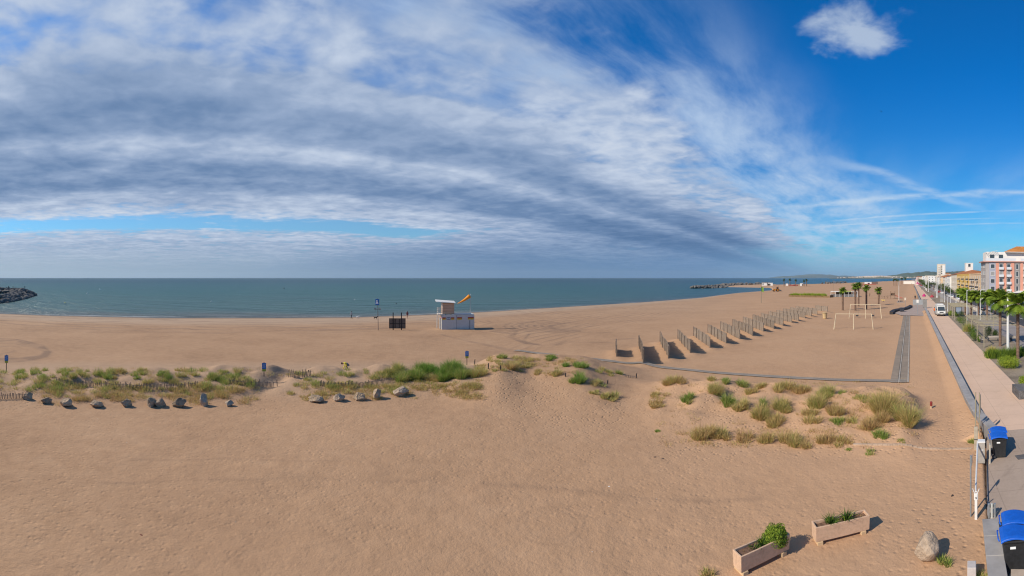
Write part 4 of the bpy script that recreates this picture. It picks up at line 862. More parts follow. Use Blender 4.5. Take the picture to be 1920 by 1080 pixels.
def fast_mesh(name, V, Q, Tri, tone, mat):
    me = bpy.data.meshes.new(name); me.vertices.add(len(V)); me.vertices.foreach_set('co', V.astype(np.float32).ravel())
    nq, nt = len(Q), len(Tri); me.loops.add(nq*4+nt*3); me.loops.foreach_set('vertex_index', np.concatenate([Q.ravel(), Tri.ravel()]).astype(np.int32))
    me.polygons.add(nq+nt); me.polygons.foreach_set('loop_start', np.concatenate([np.arange(nq)*4, nq*4+np.arange(nt)*3]).astype(np.int32)); me.update(calc_edges=True)
    me.attributes.new('tone', 'FLOAT', 'POINT').data.foreach_set('value', tone.astype(np.float32)); me.materials.append(mat); return me
def blades(name, spec, seed, mat=None, loc=None, parent=None):
    V, Q, Tr, T = blade_arrays(spec, seed); o = bpy.data.objects.new(name, fast_mesh(name, V, Q, Tr, T, mat or marram)); COL.objects.link(o)
    if loc is not None: o.location = loc
    o.parent = parent; return o
def leaves(name, blobs, n, size, seed, mat=None, loc=None, parent=None, tone=.5, spread=.16, fill=.35, lobes=.0):
    """small leaf quads through the volume of ellipsoids (x, y, z, rx, ry, rz)"""
    rg = np.random.default_rng(seed); V, T = [], []
    vol = np.array([b[3]*b[4]*b[5] for b in blobs])**.67; cnt = (n*vol/vol.sum()).astype(int)+1
    for (x, y, z, rx, ry, rz), c in zip(blobs, cnt):
        u = rg.normal(0, 1, (c, 3)); u /= np.linalg.norm(u, axis=1)[:, None]; rr = (fill+(1-fill)*rg.uniform(0, 1, c)**.5)*(1+.16*np.sin(5*u[:, 0]+seed)*np.sin(4*u[:, 1]+2*seed)+.10*np.sin(11*u[:, 2]+9*u[:, 0]))
        p = u*rr[:, None]*np.array([rx, ry, rz])+np.array([x, y, z]); nrm = u+rg.normal(0, .55, (c, 3)); nrm /= np.linalg.norm(nrm, axis=1)[:, None]
        t1 = np.cross(nrm, rg.normal(0, 1, (c, 3))); t1 /= np.linalg.norm(t1, axis=1)[:, None]; t2 = np.cross(nrm, t1); s = size*rg.uniform(.6, 1.3, c)[:, None]
        V.append(np.stack([p-t1*s, p-t2*s*.45, p+t1*s, p+t2*s*.45], 1).reshape(-1, 3)); T.append(np.repeat(np.clip(tone+rg.normal(0, spread, c)+rg.normal(0, .05), 0, 1), 4))
    V = np.concatenate(V); T = np.concatenate(T); Q = np.arange(len(V)).reshape(-1, 4)
    o = bpy.data.objects.new(name, fast_mesh(name, V, Q, np.zeros((0, 3), int), T, mat or leafm)); COL.objects.link(o); o.parent = parent
    if loc is not None: o.location = loc
    return o
# grass cover on the long dune: too thick to count
rn = random.Random(21); spec = []
def scatter(n, x0, x1, y0, y1, h, tone, rad_, nb, lean=.6, wd=.022, keep=None):
    for _ in range(n):
        px, py = rn.uniform(x0, x1), rn.uniform(y0, y1)
        if keep and not keep(px, py): continue
        if abs(px-(512+(752-py)*.55)) < 20 and py > 706: continue
        v = G(px, py); k = rn.uniform(.65, 1.25)
        spec.append((v.x, v.y, v.z, rad_*k, int(nb*k), h*k, min(max(tone+rn.gauss(0, .10), 0), 1), lean, wd))
patch = lambda x, y: float(vn(np.array([x/21.]), np.array([y/7.]), 41)[0]) > .34+.42*max(0, (y-741)/16.)
scatter(26, -60, 480, 694, 706, .52, .62, .34, 90)
for c, w_, t in ((38, 12, .7), (72, 14, .72), (118, 22, .7), (150, 14, .6), (193, 16, .72), (225, 22, .35), (260, 9, .7), (308, 10, .75), (345, 22, .5), (405, 12, .7), (430, 20, .68)):
    scatter(7, c-w_, c+w_, 695, 711, .62, t, .26, 110)
scatter(10, 55, 130, 712, 735, .6, .7, .4, 120); scatter(60, 60, 480, 712, 734, .56, .50, .36, 95); scatter(16, 380, 470, 706, 726, .58, .7, .34, 110)
scatter(330, 75, 480, 727, 758, .42, .24, .36, 56, .8, .018, patch); scatter(26, 90, 480, 733, 748, .42, .45, .34, 80); scatter(12, -60, 40, 715, 740, .5, .5, .35, 90)
scatter(24, 540, 660, 700, 728, .52, .55, .34, 95); scatter(34, 610, 770, 715, 738, .46, .50, .34, 90); scatter(24, 640, 780, 690, 712, .55, .55, .30, 95)
scatter(310, 590, 905, 722, 750, .40, .26, .36, 56, .8, .018, patch); scatter(18, 545, 640, 738, 750, .36, .35, .25, 70); scatter(30, 740, 900, 712, 728, .4, .42, .35, 80)
scatter(60, 895, 1000, 670, 697, .42, .40, .30, 70); scatter(46, 960, 1100, 672, 692, .30, .28, .32, 65, .8, .018); scatter(14, 1000, 1080, 690, 705, .28, .2, .25, 50, .8, .018)
scatter(150, 1225, 1720, 712, 838, .30, .16, .30, 34, 1.0, .016); scatter(70, 1290, 1600, 805, 838, .26, .2, .34, 50, 1.0, .016); scatter(50, 1540, 1715, 735, 805, .36, .22, .3, 55, .9, .016)
scatter(260, -60, 900, 690, 735, .32, .28, .45, 48, 1.0, .016)
blades('dune_grass', spec, 5).name = 'dune_grass'; tag(bpy.data.objects['dune_grass'], 'mixed straw and green marram grass thinly covering the dunes', 'grass', kind='stuff')
# grass clumps one can tell apart
def clump(px, py, w_, h_, tone, lab, group, seed, lean=.55, n=None, name='grass_clump', sub=6):
    if group == 'grass clumps on the right mound': w_ *= 1.0; h_ *= 1.15; tone = tone*.92-.10*(tone < .8)
    v = G(px, py); s = mpp(v); W_, Hm = w_*s, h_*s; r_ = random.Random(seed); sp = []
    for k in range(sub):
        ox, oy = r_.uniform(-.38, .38)*W_, r_.uniform(-.45, .45)*min(W_, 1.4); a_ = -face(v); wx, wy = ox*math.cos(a_)+oy*math.sin(a_), -ox*math.sin(a_)+oy*math.cos(a_)
        sp.append((wx, wy, H(v.x+wx, v.y+wy)-v.z, max(W_*.22, .1), n or int(max(34, 120*W_*Hm*1.5)), max(Hm*1.15, .18)*r_.uniform(.6, 1.25), tone+r_.gauss(0, .10), lean*1.35, .021))
    tag(blades(name, sp, seed, loc=v), lab, 'grass clump', group)
GB, GR, GM = 'green bushes at the dune end', 'grass clumps on the sand ridge', 'grass clumps on the right mound'
for i, a in enumerate(((762, 713, 34, 22, .72, 'mid-green grass bush left of the tallest green clumps', GB), (800, 697, 36, 24, .95, 'tall bright green bush at the back of the dune end', GB), (777, 710, 30, 24, .9, 'bright green bush before the tall one, over dark straw', GB), (836, 704, 46, 28, .97, 'broadest bright green bush, left of the blue sign', GB), (838, 713, 26, 26, .9, 'bright green bush at the front of the dune end', GB), (872, 706, 46, 24, .8, 'green bush under the blue sign at the dune end', GB), (898, 703, 26, 18, .5, 'olive straw bush closing the dune end', GB), (815, 712, 40, 16, .35, 'dark straw clump between the bright green bushes', GB), (737, 702, 40, 14, .62, 'low green clump beside the taller paling stub', GB), (745, 695, 24, 18, .6, 'olive clump at the back right of the bending person', GB),
  (1036, 672, 22, 10, .92, 'bright green tuft on the crest of the sand ridge', GR), (1061, 687, 12, 12, .95, 'narrow green tuft below the ridge crest', GR), (1089, 688, 26, 15, .93, 'wide green clump at the right end of the ridge crest', GR), (1044, 702, 20, 14, .3, 'straw tuft over a small sand scarp on the ridge', GR), (1010, 699, 20, 9, .3, 'small straw tuft alone on the ridge face', GR), (1080, 713, 28, 19, .9, 'large round green tuft low on the ridge face', GR), (1121, 719, 34, 11, .45, 'wide olive tuft right of the round green one', GR), (1143, 746, 30, 17, .5, 'olive-yellow clump lowest on the ridge slope', GR), (1114, 735, 20, 10, .5, 'small olive tuft left of the lowest ridge clump', GR), (1133, 697, 30, 10, .45, 'olive tuft behind the ridge near the blue mat', GR), (1160, 700, 12, 11, .62, 'little grey-green tuft alone between ridge and mat', GR), (940, 672, 24, 12, .72, 'green clump at the left start of the ridge crest', GR), (962, 690, 26, 16, .3, 'straw clump on the left flank of the ridge', GR),
  (1262, 718, 44, 15, .34, 'wide straw clump at the left end of the mound', GM), (1338, 737, 28, 22, .52, 'dense rounded olive clump on the left part of the mound', GM), (1336, 713, 20, 11, .6, 'small green clump behind the rounded olive one', GM), (1361, 717, 14, 12, .85, 'green tuft alone on the back of the mound', GM), (1290, 753, 24, 17, .92, 'bright green tuft on the left slope of the mound', GM), (1233, 760, 30, 13, .32, 'straw tuft lowest at the left foot of the mound', GM), (1237, 742, 36, 9, .5, 'flat olive tuft above the lowest straw one', GM), (1366, 759, 20, 22, .85, 'upright green clump left of centre on the mound', GM), (1386, 766, 28, 18, .6, 'olive clump leaning right beside the upright green one', GM), (1393, 724, 24, 14, .8, 'green tuft at the mound crest left of the straw one', GM), (1410, 734, 24, 13, .42, 'straw clump low behind the crest', GM), (1430, 726, 22, 15, .42, 'tall straw clump on the mound crest', GM), (1460, 732, 32, 14, .5, 'olive clump beside the wide crest clump', GM), (1497, 735, 50, 16, .36, 'wide straw clump along the right crest', GM), (1430, 758, 16, 15, .9, 'thin bright green tuft in the middle of the mound', GM), (1470, 768, 40, 24, .62, 'large olive-green clump in the middle of the mound', GM), (1420, 780, 36, 24, .55, 'olive clump before the thin bright tuft', GM), (1459, 792, 40, 18, .42, 'grey-olive matted clump below the large middle one', GM), (1531, 762, 28, 26, .6, 'tall olive clump right of the mound centre', GM), (1549, 744, 32, 20, .72, 'yellow-green clump at the back right of the mound', GM), (1524, 784, 40, 16, .38, 'straw brown mat before the tall olive clump', GM), (1566, 770, 32, 20, .3, 'brown twiggy clump between the two big right clumps', GM), (1570, 793, 28, 12, .85, 'green sprout under the brown twiggy clump', GM), (1597, 791, 18, 13, .7, 'small green tuft left of the biggest clump', GM), (1612, 748, 26, 10, .78, 'low green tuft behind the biggest clump', GM), (1578, 737, 14, 8, .85, 'tiny green tuft near the grey mat', GM), (1668, 772, 60, 38, .55, 'biggest olive clump at the right end of the mound', GM), (1698, 792, 34, 36, .5, 'tall clump on the right edge of the biggest one', GM), (1645, 795, 50, 22, .2, 'dry brown clump at the front of the biggest one', GM), (1649, 819, 26, 16, .97, 'bright green tuft under the dry brown clump', GM),
  (1320, 817, 38, 23, .36, 'large yellow-brown clump at the front left foot of the mound', GM), (1350, 822, 32, 20, .42, 'yellow-olive clump joined to the yellow-brown one', GM), (1395, 824, 28, 16, .2, 'straw clump at the front foot of the mound', GM), (1434, 828, 26, 19, .4, 'yellowish clump right of the front straw one', GM), (1482, 831, 36, 24, .55, 'yellow-green clump at the front centre of the mound foot', GM), (1505, 834, 30, 16, .3, 'straw clump at the side of the yellow-green front one', GM), (1548, 829, 30, 16, .2, 'thin straw clump at the front right of the mound foot', GM), (1584, 831, 32, 12, .42, 'low olive clump before the bright green tuft', GM), (1590, 843, 10, 6, .9, 'tiny green seedling in the open sand before the mound', GM), (1634, 849, 18, 8, .8, 'green seedling just past the timber edging', GM), (1690, 826, 16, 6, .75, 'sparse green sprout right of the bright green tuft', GM), (1233, 809, 8, 5, .92, 'little dark green plant alone on the sand left of the mound', GM), (1821, 829, 12, 9, .75, 'green weed at the foot of the thick beige post', 'weeds by the wall'), (1770, 1056, 22, 22, .78, 'green and yellow weed against the large lone boulder', 'weeds by the wall'), (1838, 1080, 22, 16, .6, 'dry weed between the squat post and the entrance wall', 'weeds by the wall'), (1325, 1079, 20, 22, .3, 'dry brown weed left of the planter with the bush', 'weeds by the wall'), (885, 726, 8, 4, .9, 'tiny weed on the sand below the dune end', GB), (860, 738, 12, 5, .85, 'flat weed lying on the sand below the dune end', GB))):
    clump(*a, 400+i)
# planting in the troughs
e, L, an, zt = PLA
T0 = Matrix.Translation(e.location) @ Matrix.Rotation(an, 4, 'Z')
def on(T, x, y, z): return T @ Vector((x, y, z))
o = empty('round_bush', on(T0, L-.42, .24, zt-.1), 0, 'round bright green bush at the end of the stone planter', 'bush')
leaves('foliage', [(0, 0, .17, .41, .36, .28), (-.22, .02, .06, .30, .28, .2), (.08, -.16, -.02, .3, .22, .22)], 7500, .030, 3, parent=o, tone=.70, spread=.17, fill=.2); MB().tube([(0, 0, -.05), (.02, 0, .25)], [.03, .02], 6).build('stem', bd, o)
def spiky(T, x, y, z, n, h, tone, lab, seed): tag(blades('spiky_plant', [(0, 0, 0, .09, n, h, tone, .9, .03)], seed, mat=leafm, loc=on(T, x, y, z)), lab, 'plant')
spiky(T0, L-.95, .26, zt-.12, 150, .40, .42, 'spiky green plant left of the round bush in the planter', 71); spiky(T0, L-1.28, .24, zt-.12, 80, .30, .34, 'small grey-green spiky plant in the middle of the bush planter', 72)
tag(blades('dry_plant', [(0, 0, 0, .16, 90, .13, .1, 1.2, .02), (.3, .05, 0, .12, 60, .1, .15, 1.2, .02)], 73, loc=on(T0, .38, .24, zt-.1)), 'withered straw plant at the empty end of the bush planter', 'plant')
e, L, an, zt = PLB; T1 = Matrix.Translation(e.location) @ Matrix.Rotation(an, 4, 'Z')
spiky(T1, .62, .24, zt-.10, 110, .56, .46, 'spiky green plant nearer the empty end of the second planter', 74); spiky(T1, 1.22, .24, zt-.10, 110, .56, .40, 'dark spiky plant in the middle of the second planter', 75)
tag(blades('dry_plant', [(0, 0, 0, .13, 80, .17, 0., 1., .02)], 76, loc=on(T1, L-.3, .22, zt-.1)), 'reddish brown withered plant at the end of the second planter', 'plant'); tag(blades('dry_plant', [(0, 0, 0, .16, 60, .14, .05, 1.2, .02)], 77, loc=on(T1, .92, .2, zt-.1)), 'brown withered plant between the two spiky ones', 'plant')
tag(blades('dry_plant', [(0, 0, 0, .16, 60, .10, .3, 1.2, .02)], 78, loc=on(T1, .25, .24, zt-.1)), 'low straw growth at the empty end of the second planter', 'plant')
# palms
bark = M('palm_bark', (.20, .125, .085), .95, .35, 9., .03, 20., stretch=(1, 1, 2.2))
def palm_frond_arrays(rg, nf, flen, tone, droop):
    V, T = [], []
    for i in range(nf):
        el = math.radians(rg.uniform(-38, 82)); az = i*2.39996+rg.uniform(-.2, .2); Ls = flen*rg.uniform(.8, 1.08); k = 9
        d = np.array([math.cos(az), math.sin(az)]); pr = []
        for j in range(k+1):
            t = j/k; ang = el-droop*t*t*1.5; pr.append(ang)
        p = np.zeros(3); pts = [p.copy()]
        for j in range(k): p = p+np.array([d[0]*math.cos(pr[j]), d[1]*math.cos(pr[j]), math.sin(pr[j])])*Ls/k; pts.append(p.copy())
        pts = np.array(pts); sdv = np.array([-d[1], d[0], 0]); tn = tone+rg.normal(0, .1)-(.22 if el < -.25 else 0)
        for j in range(2, k+1):
            t = j/k; ll = Ls*.38*math.sin(math.pi*min(.15+t*.8, 1))+.06; ax = pts[j]-pts[j-1]; ax /= np.linalg.norm(ax)
            for s in (-1, 1):
                for q in (0., .33, .66):
                    b = pts[j-1]*(1-q)+pts[j]*q; tip = b+sdv*s*ll*.72+ax*ll*.62+np.array([0, 0, -.30*ll+rg.normal(0, .05)]); w2 = ax*.026*flen
                    V += [b-w2, b+w2, tip+w2*.3, tip-w2*.3]; T += [tn]*4
            V += [pts[j-1]+sdv*.022, pts[j-1]-sdv*.022, pts[j]-sdv*.016, pts[j]+sdv*.016]; T += [tn*.8]*4
    return np.array(V), np.clip(np.array(T), 0, 1)
PALM = {}
def palm(v, trunk_h, flen, lab, group, seed, tone=.5, tr=.17, nf=44):
    rg = np.random.default_rng(seed); e = empty('palm_tree', v, rg.uniform(0, 6), lab, 'palm tree', group); prof = [(tr*1.5, -.2), (tr*1.3, .15)]
    for k in range(int(trunk_h/.22)):
        z = .2+k*.22; prof += [(tr*(1.02+.10*(k % 2)), z), (tr*(1.14), z+.12)]
    prof += [(tr*1.3, trunk_h-.3), (tr*1.5, trunk_h), (tr*.6, trunk_h+.25)]
    MB().lathe(prof, 10).build('trunk', bark, e)
    V, T = palm_frond_arrays(rg, nf, flen, tone, .9); o = bpy.data.objects.new('crown', fast_mesh('crown', V, np.arange(len(V)).reshape(-1, 4), np.zeros((0, 3), int), T, leafm)); COL.objects.link(o); o.parent = e; o.location = (0, 0, trunk_h+.1)
    dv, dt = palm_frond_arrays(rg, 12, flen*.55, .12, 1.3); return e
BP = 'palms on the beach'
for i, (px, py, ct, lab) in enumerate(((1580, 582, 546, 'beach palm standing alone left of the pair'), (1603.7, 582.5, 538, 'nearer palm of the close pair on the beach'), (1609.8, 574.5, 536, 'farther palm of the close pair on the beach'), (1624.5, 580.5, 541, 'beach palm just right of the close pair'), (1647.5, 572, 545, 'beach palm alone before the climbing frame'))):
    v = G0(px, py); s = mpp(v); v.z = H(v.x, v.y); palm(v, (py-ct)*s, 8.0*s*1.2, lab, BP, 300+i, .60, .25, 40)
SP = 'palms along the planted strip'
for i, (px, py, cy, fl, lab) in enumerate(((1908.5, 673, 572, 2.0, 'nearest street palm, at the very edge beside the green hedge'), (1875.3, 649, 564, 2.15, 'tall street palm over the nearer pergola'), (1851, 600, 559, 2.3, 'street palm behind the pergola, before the coral block'), (1834.5, 595, 556, 2.2, 'street palm beside the pole with white fittings'), (1821, 594, 557, 2.1, 'street palm between two lamp posts, left of the pole with fittings'), (1810, 590, 553, 2.1, 'street palm above the farther pergola'), (1800.5, 568, 549, 2.4, 'farthest street palm, before the yellow building'), (1866, 590, 556, 2.2, 'street palm at the back, its fronds merging with its neighbours'))):
    v = G0(px, py); palm(v, (py-cy)*mpp(v), fl, lab, SP, 320+i, .72, .19 if i > 1 else .17, 48)
BF = 'palms on the far beach'
for i, (px, py, ct, lab) in enumerate(((1470, 537, 525, 'far beach palm by the first white cabin'), (1481, 537, 525, 'left palm of the far pair over the red loungers'), (1492, 537, 525.5, 'right palm of the far pair over the red loungers'), (1507.5, 537, 526.5, 'far beach palm beside the second white cabin'), (1512, 537, 525.5, 'far beach palm right of the second white cabin'), (1676, 535.5, 525, 'far palm left of the white marquee'), (1680, 535.5, 525, 'far palm second from the left before the white marquee'), (1684, 535, 526, 'far palm third from the left before the white marquee'), (1691, 533, 523, 'far palm touching the white marquee'), (1697, 531, 522.5, 'farthest palm, over the white marquee'))):
    v = G0(px, py); s = mpp(v); palm(v, (py-ct)*s, 3.6*s, lab, BF, 340+i, .34, .35, 22)
# shrubs in the strip by the promenade
def shrub(px, py, wpx, hpx, tone, lab, seed, kind='leaf', n=2200, size=.05, cat='shrub'):
    v = G0(px, py); s = mpp(v); W_, Hm = wpx*s/2, hpx*s
    e = empty('shrub', (v.x, v.y, 0), face(v), lab, cat, 'shrubs in the planting strip')
    rg = random.Random(seed); bl = [(0, W_*.5, Hm*.45, W_*.9, W_*.7, Hm*.5)]+[(rg.uniform(-.5, .5)*W_, W_*.5+rg.uniform(-.3, .3)*W_, Hm*rg.uniform(.35, .62), W_*.5, W_*.45, Hm*.42) for _ in range(5)]
    if kind == 'leaf': leaves('foliage', bl, n, size, seed, parent=e, tone=tone)
    else: blades('foliage', [(b[0], b[1], 0, b[3], n//8, Hm*1.1, tone, .45, .04) for b in bl], seed, mat=leafm if kind == 'green' else marram, parent=e)
    MB().tube([(0, W_*.5, 0), (.02, W_*.5, Hm*.5)], [.04, .02], 6).build('stem', bd, e)
shrub(1893, 693, 50, 26, .86, 'bright yellow-green round hedge bush at the bend of the promenade', 1, n=6500, size=.05); shrub(1921, 734, 26, 30, .78, 'bright green bush rising from the dark gabion at the edge', 2, n=3500, size=.05)
shrub(1866, 673, 40, 22, .55, 'grey-green feathery grass clump left of the yellow-green hedge', 3, 'green', 1600); shrub(1893, 672, 44, 24, .5, 'grey-green grass clump behind the yellow-green hedge', 4, 'green', 1600); shrub(1914, 668, 30, 22, .45, 'grey-green grass clump at the foot of the nearest palm', 5, 'green', 1200); shrub(1858, 664, 20, 18, .4, 'tan feathery plume grass beside the pergola post', 6, 'straw', 900)
shrub(1829, 640, 22, 26, .48, 'olive bush before the first pergola post', 7, n=1800); shrub(1822, 632, 22, 24, .4, 'grey-green bush third from the pergola', 8, n=1800); shrub(1814, 622, 22, 22, .62, 'tan-yellow bush in the middle of the strip', 9, 'straw', 900); shrub(1806, 612, 22, 20, .42, 'olive-grey bush left of the tan-yellow one', 10, n=1500); shrub(1799, 606, 16, 14, .5, 'low olive bush at the narrow end of the row', 11, n=1200); shrub(1783, 593, 13, 12, .84, 'bright yellow-green bush beside the van', 12, n=1400); shrub(1793, 594, 12, 11, .66, 'green bush right of the bright one beside the van', 13, n=1200); shrub(1803, 594, 12, 12, .2, 'dark bush under the farther pergola', 14, n=1200); shrub(1852, 634, 18, 26, .10, 'dark round shrub under the nearer pergola, left one', 15, n=2200); shrub(1866, 635, 16, 18, .14, 'dark round shrub under the nearer pergola, right one', 16, n=2000); shrub(1836, 642, 14, 14, .5, 'small olive bush at the pergola post foot', 17, n=900)
v = G0(1928, 746); e = tag(MB().box(0, .8, .32, 1.6, 2.2, .64).build('gabion', M('gabion_stone', (.16, .15, .145), .9, .4, 14., .06, 16.), loc=(v.x, v.y, 0)), 'dark stone-filled gabion box by the promenade edge', 'gabion'); e.rotation_euler = (0, 0, YAW-R(90))
# ---------------------------------------------------------------- buildings along the street
wglass = glass('window_glass', (.05, .065, .08)); shut = M('shutter_grey', (.30, .29, .28), .7, .1); tile = M('roof_tile', (.38, .15, .06), .85, .25, 1.2, .05, 6.); tile2 = M('roof_tile_orange', (.50, .20, .05), .85, .2, 1.2, .05, 6.)
cor, gre, yel, bei, whi, cre = M('render_coral', (.66, .31, .22), .85, .06, .5), M('render_grey', (.40, .365, .34), .85, .08, .5), M('render_yellow', (.72, .47, .13), .85, .08, .5), M('render_beige', (.72, .52, .33), .85, .08, .5), M('render_white', (.74, .72, .68), .8, .06, .5), M('render_cream', (.68, .59, .47), .85, .08, .5)
rail = M('rail_white', (.62, .64, .66), .5, .05)
PANE = {}
def window(parent, x, y, z, w_, h_, side, sh=None, lab=None):
    """side 'f': on the face looking along -x (the gable towards us); 's': on the face looking along +y (towards the sea)"""
    key = (round(w_, 2), round(h_, 2), side, sh.name if sh else '')
    if key not in PANE:
        d = .05; f = MB(); p = MB()
        if side == 'f':
            for q in (-1, 1): f.box(0, q*(w_/2), 0, .10, .09, h_+.09)
            for q in (-1, 1): f.box(0, 0, q*(h_/2), .10, w_-.09, .09)
            f.box(-.02, 0, -h_/2-.1, .2, w_+.2, .07); p.box(-.012, 0, 0, .03, w_-.08, h_-.08)
        else:
            for q in (-1, 1): f.box(q*(w_/2), 0, 0, .09, .10, h_+.09)
            for q in (-1, 1): f.box(0, 0, q*(h_/2), w_-.09, .10, .09)
            f.box(0, .02, -h_/2-.1, w_+.2, .2, .07); p.box(0, .012, 0, w_-.08, .03, h_-.08)
        fo = f.build('window', whi); po = p.build('pane', sh or wglass)
        PANE[key] = (fo.data, po.data); bpy.data.objects.remove(fo); bpy.data.objects.remove(po)
    a, b = PANE[key]; fo = bpy.data.objects.new('window', a); po = bpy.data.objects.new('pane', b)
    for o in (fo, po): COL.objects.link(o)
    fo.parent = parent; fo.location = (x, y, z); po.parent = fo
def building(name, a0, l0, L, Dp, h, mat, lab, roof=None, floors=3, nf=0, ns=0, ww=1.1, wh=1.4, hip=2.2, sh=None, ov=.5, cat='building'):
    """a0, l0: corner nearest us on the sea side; x runs along the street, y towards the sea (negative = inland)"""
    p = AL(a0, l0); e = empty(name, (p.x, p.y, -.02), YAW, lab, cat)
    MB().box(L/2, -Dp/2, h/2, L, Dp, h).build('wall', mat, e)
    if roof:
        r = MB(); z = h+.12; k = min(L, Dp)/2
        o_ = [(-ov, ov), (-ov, -Dp-ov), (L+ov, -Dp-ov), (L+ov, ov)]
        rg = [(k, -Dp/2), (L-k, -Dp/2)] if L > Dp else [(L/2, -k), (L/2, -Dp+k)]
        vs = [(x, y, z) for x, y in o_]+[(rg[0][0], rg[0][1], z+hip), (rg[1][0], rg[1][1], z+hip)]+[(x, y, z-.12) for x, y in o_]
        if L > Dp: fs = [(0, 1, 4), (1, 2, 5, 4), (2, 3, 5), (3, 0, 4, 5)]
        else: fs = [(0, 1, 5, 4), (1, 2, 5), (2, 3, 4, 5), (3, 0, 4)]
        fs += [(6, 7, 1, 0), (7, 8, 2, 1), (8, 9, 3, 2), (9, 6, 0, 3), (9, 8, 7, 6)]
        r.add(vs, fs); r.build('roof', roof, e)
    else:
        pr = MB()
        for x, y, sx, sy in ((L/2, .0, L+.2, .2), (L/2, -Dp, L+.2, .2), (0, -Dp/2, .2, Dp-.2), (L, -Dp/2, .2, Dp-.2)): pr.box(x, y, h+.25, sx, sy, .5)
        pr.build('parapet', mat, e)
    fh = h/floors
    for f in range(floors):
        z = f*fh+fh*.55
        for i in range(nf): window(e, -.03, -Dp*(i+.5)/nf, z, ww, wh, 'f', sh)
        for i in range(ns): window(e, L*(i+.5)/ns, .03, z, ww, wh, 's', sh)
    return e
def balcony(e, x, y, z, w_, d_, side, mat=None):
    b = MB(); r = MB()
    if side == 'f':
        b.box(-d_/2, y, z, d_, w_, .18); r.box(-d_+.03, y, z+.55, .05, w_, .85)
        for q in (-1, 1): r.box(-d_/2, y+q*w_/2, z+.55, d_-.06, .05, .85)
    else:
        b.box(x, d_/2, z, w_, d_, .18); r.box(x, d_-.03, z+.55, w_, .05, .85)
        for q in (-1, 1): r.box(x+q*w_/2, d_/2, z+.55, .05, d_-.06, .85)
    s = b.build('balcony', whi, e); r.build('railing', mat or rail, s)
# coral apartment block
e = building('apartment_block', 181, 31.2, 12, 26, 15.6, gre, 'coral and grey apartment block with balconies and a white top floor', None, 5, 0, 3, 1.2, 1.5)
fh = 15.6/5
for y, w_ in ((-5.0, 1.1), (-8.3, .9), (-11.6, 1.2), (-15.6, .9), (-19., 1.1), (-22.6, .9)): MB().box(-.10, y, 8.9, .26, w_*1.25, 13.2).build('coral_pier', cor, e)
for y, w_ in ((-3.0, 2.6), ): MB().box(-.06, y, 9.0, .16, 2.9, 13.).build('bay_panel', M('render_bluegrey', (.36, .37, .43), .8, .1), e)
for f in range(1, 5):
    for y, w_, hh in ((-3.0, 1.7, 1.7), (-6.65, 1.5, 1.9), (-9.95, 1.5, 1.9), (-13.6, 1.5, 2.2), (-17.3, 1.5, 1.9), (-20.8, 1.6, 1.9), (-24.4, 1.6, 1.9)): window(e, -.16 if y == -3. else -.03, y, f*fh+1.45, w_, hh, 'f', None if (f+int(-y)) % 3 else shut)
    for y, w_ in ((-6.65, 2.0), (-9.95, 2.0), (-17.3, 2.2), (-20.8, 2.2), (-24.4, 2.2)): balcony(e, 0, y, f*fh+.12, w_, 1.0, 'f')
MB().box(-.08, -13.6, 8.5, .2, 2.3, 14.6).build('stair_bay', M('render_taupe', (.27, .25, .235), .85, .08, .5), e)
for f in range(1, 5): window(e, -.19, -13.6, f*fh+1.3, 1.0, 2.2, 'f')
MB().box(5.6, -12.5, 15.9, 12.6, 27., .5).build('cornice', M('render_rose', (.50, .30, .25), .85, .08), e)
MB().box(6.6, -12.2, 18.1, 9.0, 23.0, 4.0).build('top_floor', whi, e)
for y in (-3.2, -7., -18.2, -21.5): window(e, 2.06, y, 18.0, 2.0, 2.0, 'f', None if y > -15 else shut)
b = MB(); b.box(-.3, -6.5, 16.75, .08, 13., 1.1).box(-.3, -19.6, 16.75, .08, 9., 1.1).build('terrace_railing', rail, e)
sw = MB()
for k in range(8): sw.box(1.2, -.6-k*.62, 19.6+.13*k, 2.6, .12, .18)
sw.build('roof_slats', whi, e)
rf = MB(); rf.add([(.5, -9., 20.15), (.5, -30., 20.15), (12.5, -30, 20.15), (12.5, -9, 20.15), (6.5, -15., 22.9), (6.5, -26, 22.9)], [(3, 2, 1, 0), (0, 1, 5, 4), (1, 2, 5), (2, 3, 4, 5), (3, 0, 4)]); rf.build('roof', tile2, e); MB().box(6.5, -19.5, 20.02, 12.4, 21.4, .2).build('eaves', whi, e)
MB().box(-1.5, -16., 2.9, 3., 14., .35).build('shop_canopy', whi, e)
sg = MB().box(-3.02, -16.5, 3.3, .06, 7., .7).build('shop_front', whi, e)
# yellow and beige row
e = building('yellow_building', 236, 31.4, 62, 12, 10.8, yel, 'long yellow three-storey building with small balconies beside the beige one', None, 3, 0, 9, 1.0, 1.5, sh=shut)
for f in (1, 2):
    for i in (0, 3, 6): balcony(e, 62*(i+.5)/9, 0, f*3.6+.5, 4., 1.2, 's', dkmet)
MB().box(8, .9, 3.4, 14, 1.8, .3).build('awning', M('awning_ochre', (.45, .28, .06), .8), e)
e = building('beige_building', 196, 31.6, 39.6, 12, 10.7, bei, 'beige three-storey building between the yellow one and the coral block', None, 3, 3, 6, 1.1, 1.5, sh=shut)
for f in (1, 2):
    for i in (1, 3, 4): balcony(e, 39.6*(i+.5)/6, 0, f*3.55+.5, 3.4, 1.2, 's', dkmet)
MB().box(3, -3, 12.0, .6, 1.8, 1.8).build('chimney', bei, e)
building('tiled_house', 300, 31.5, 40, 26, 11.5, cre, 'cream house with a broad orange tiled roof behind the yellow building', tile, 3, 0, 6, hip=3.2)
building('white_house', 341.5, 30.5, 30, 20, 10.5, whi, 'white house with dark windows left of the tiled-roof one', tile, 3, 3, 6, hip=2.)
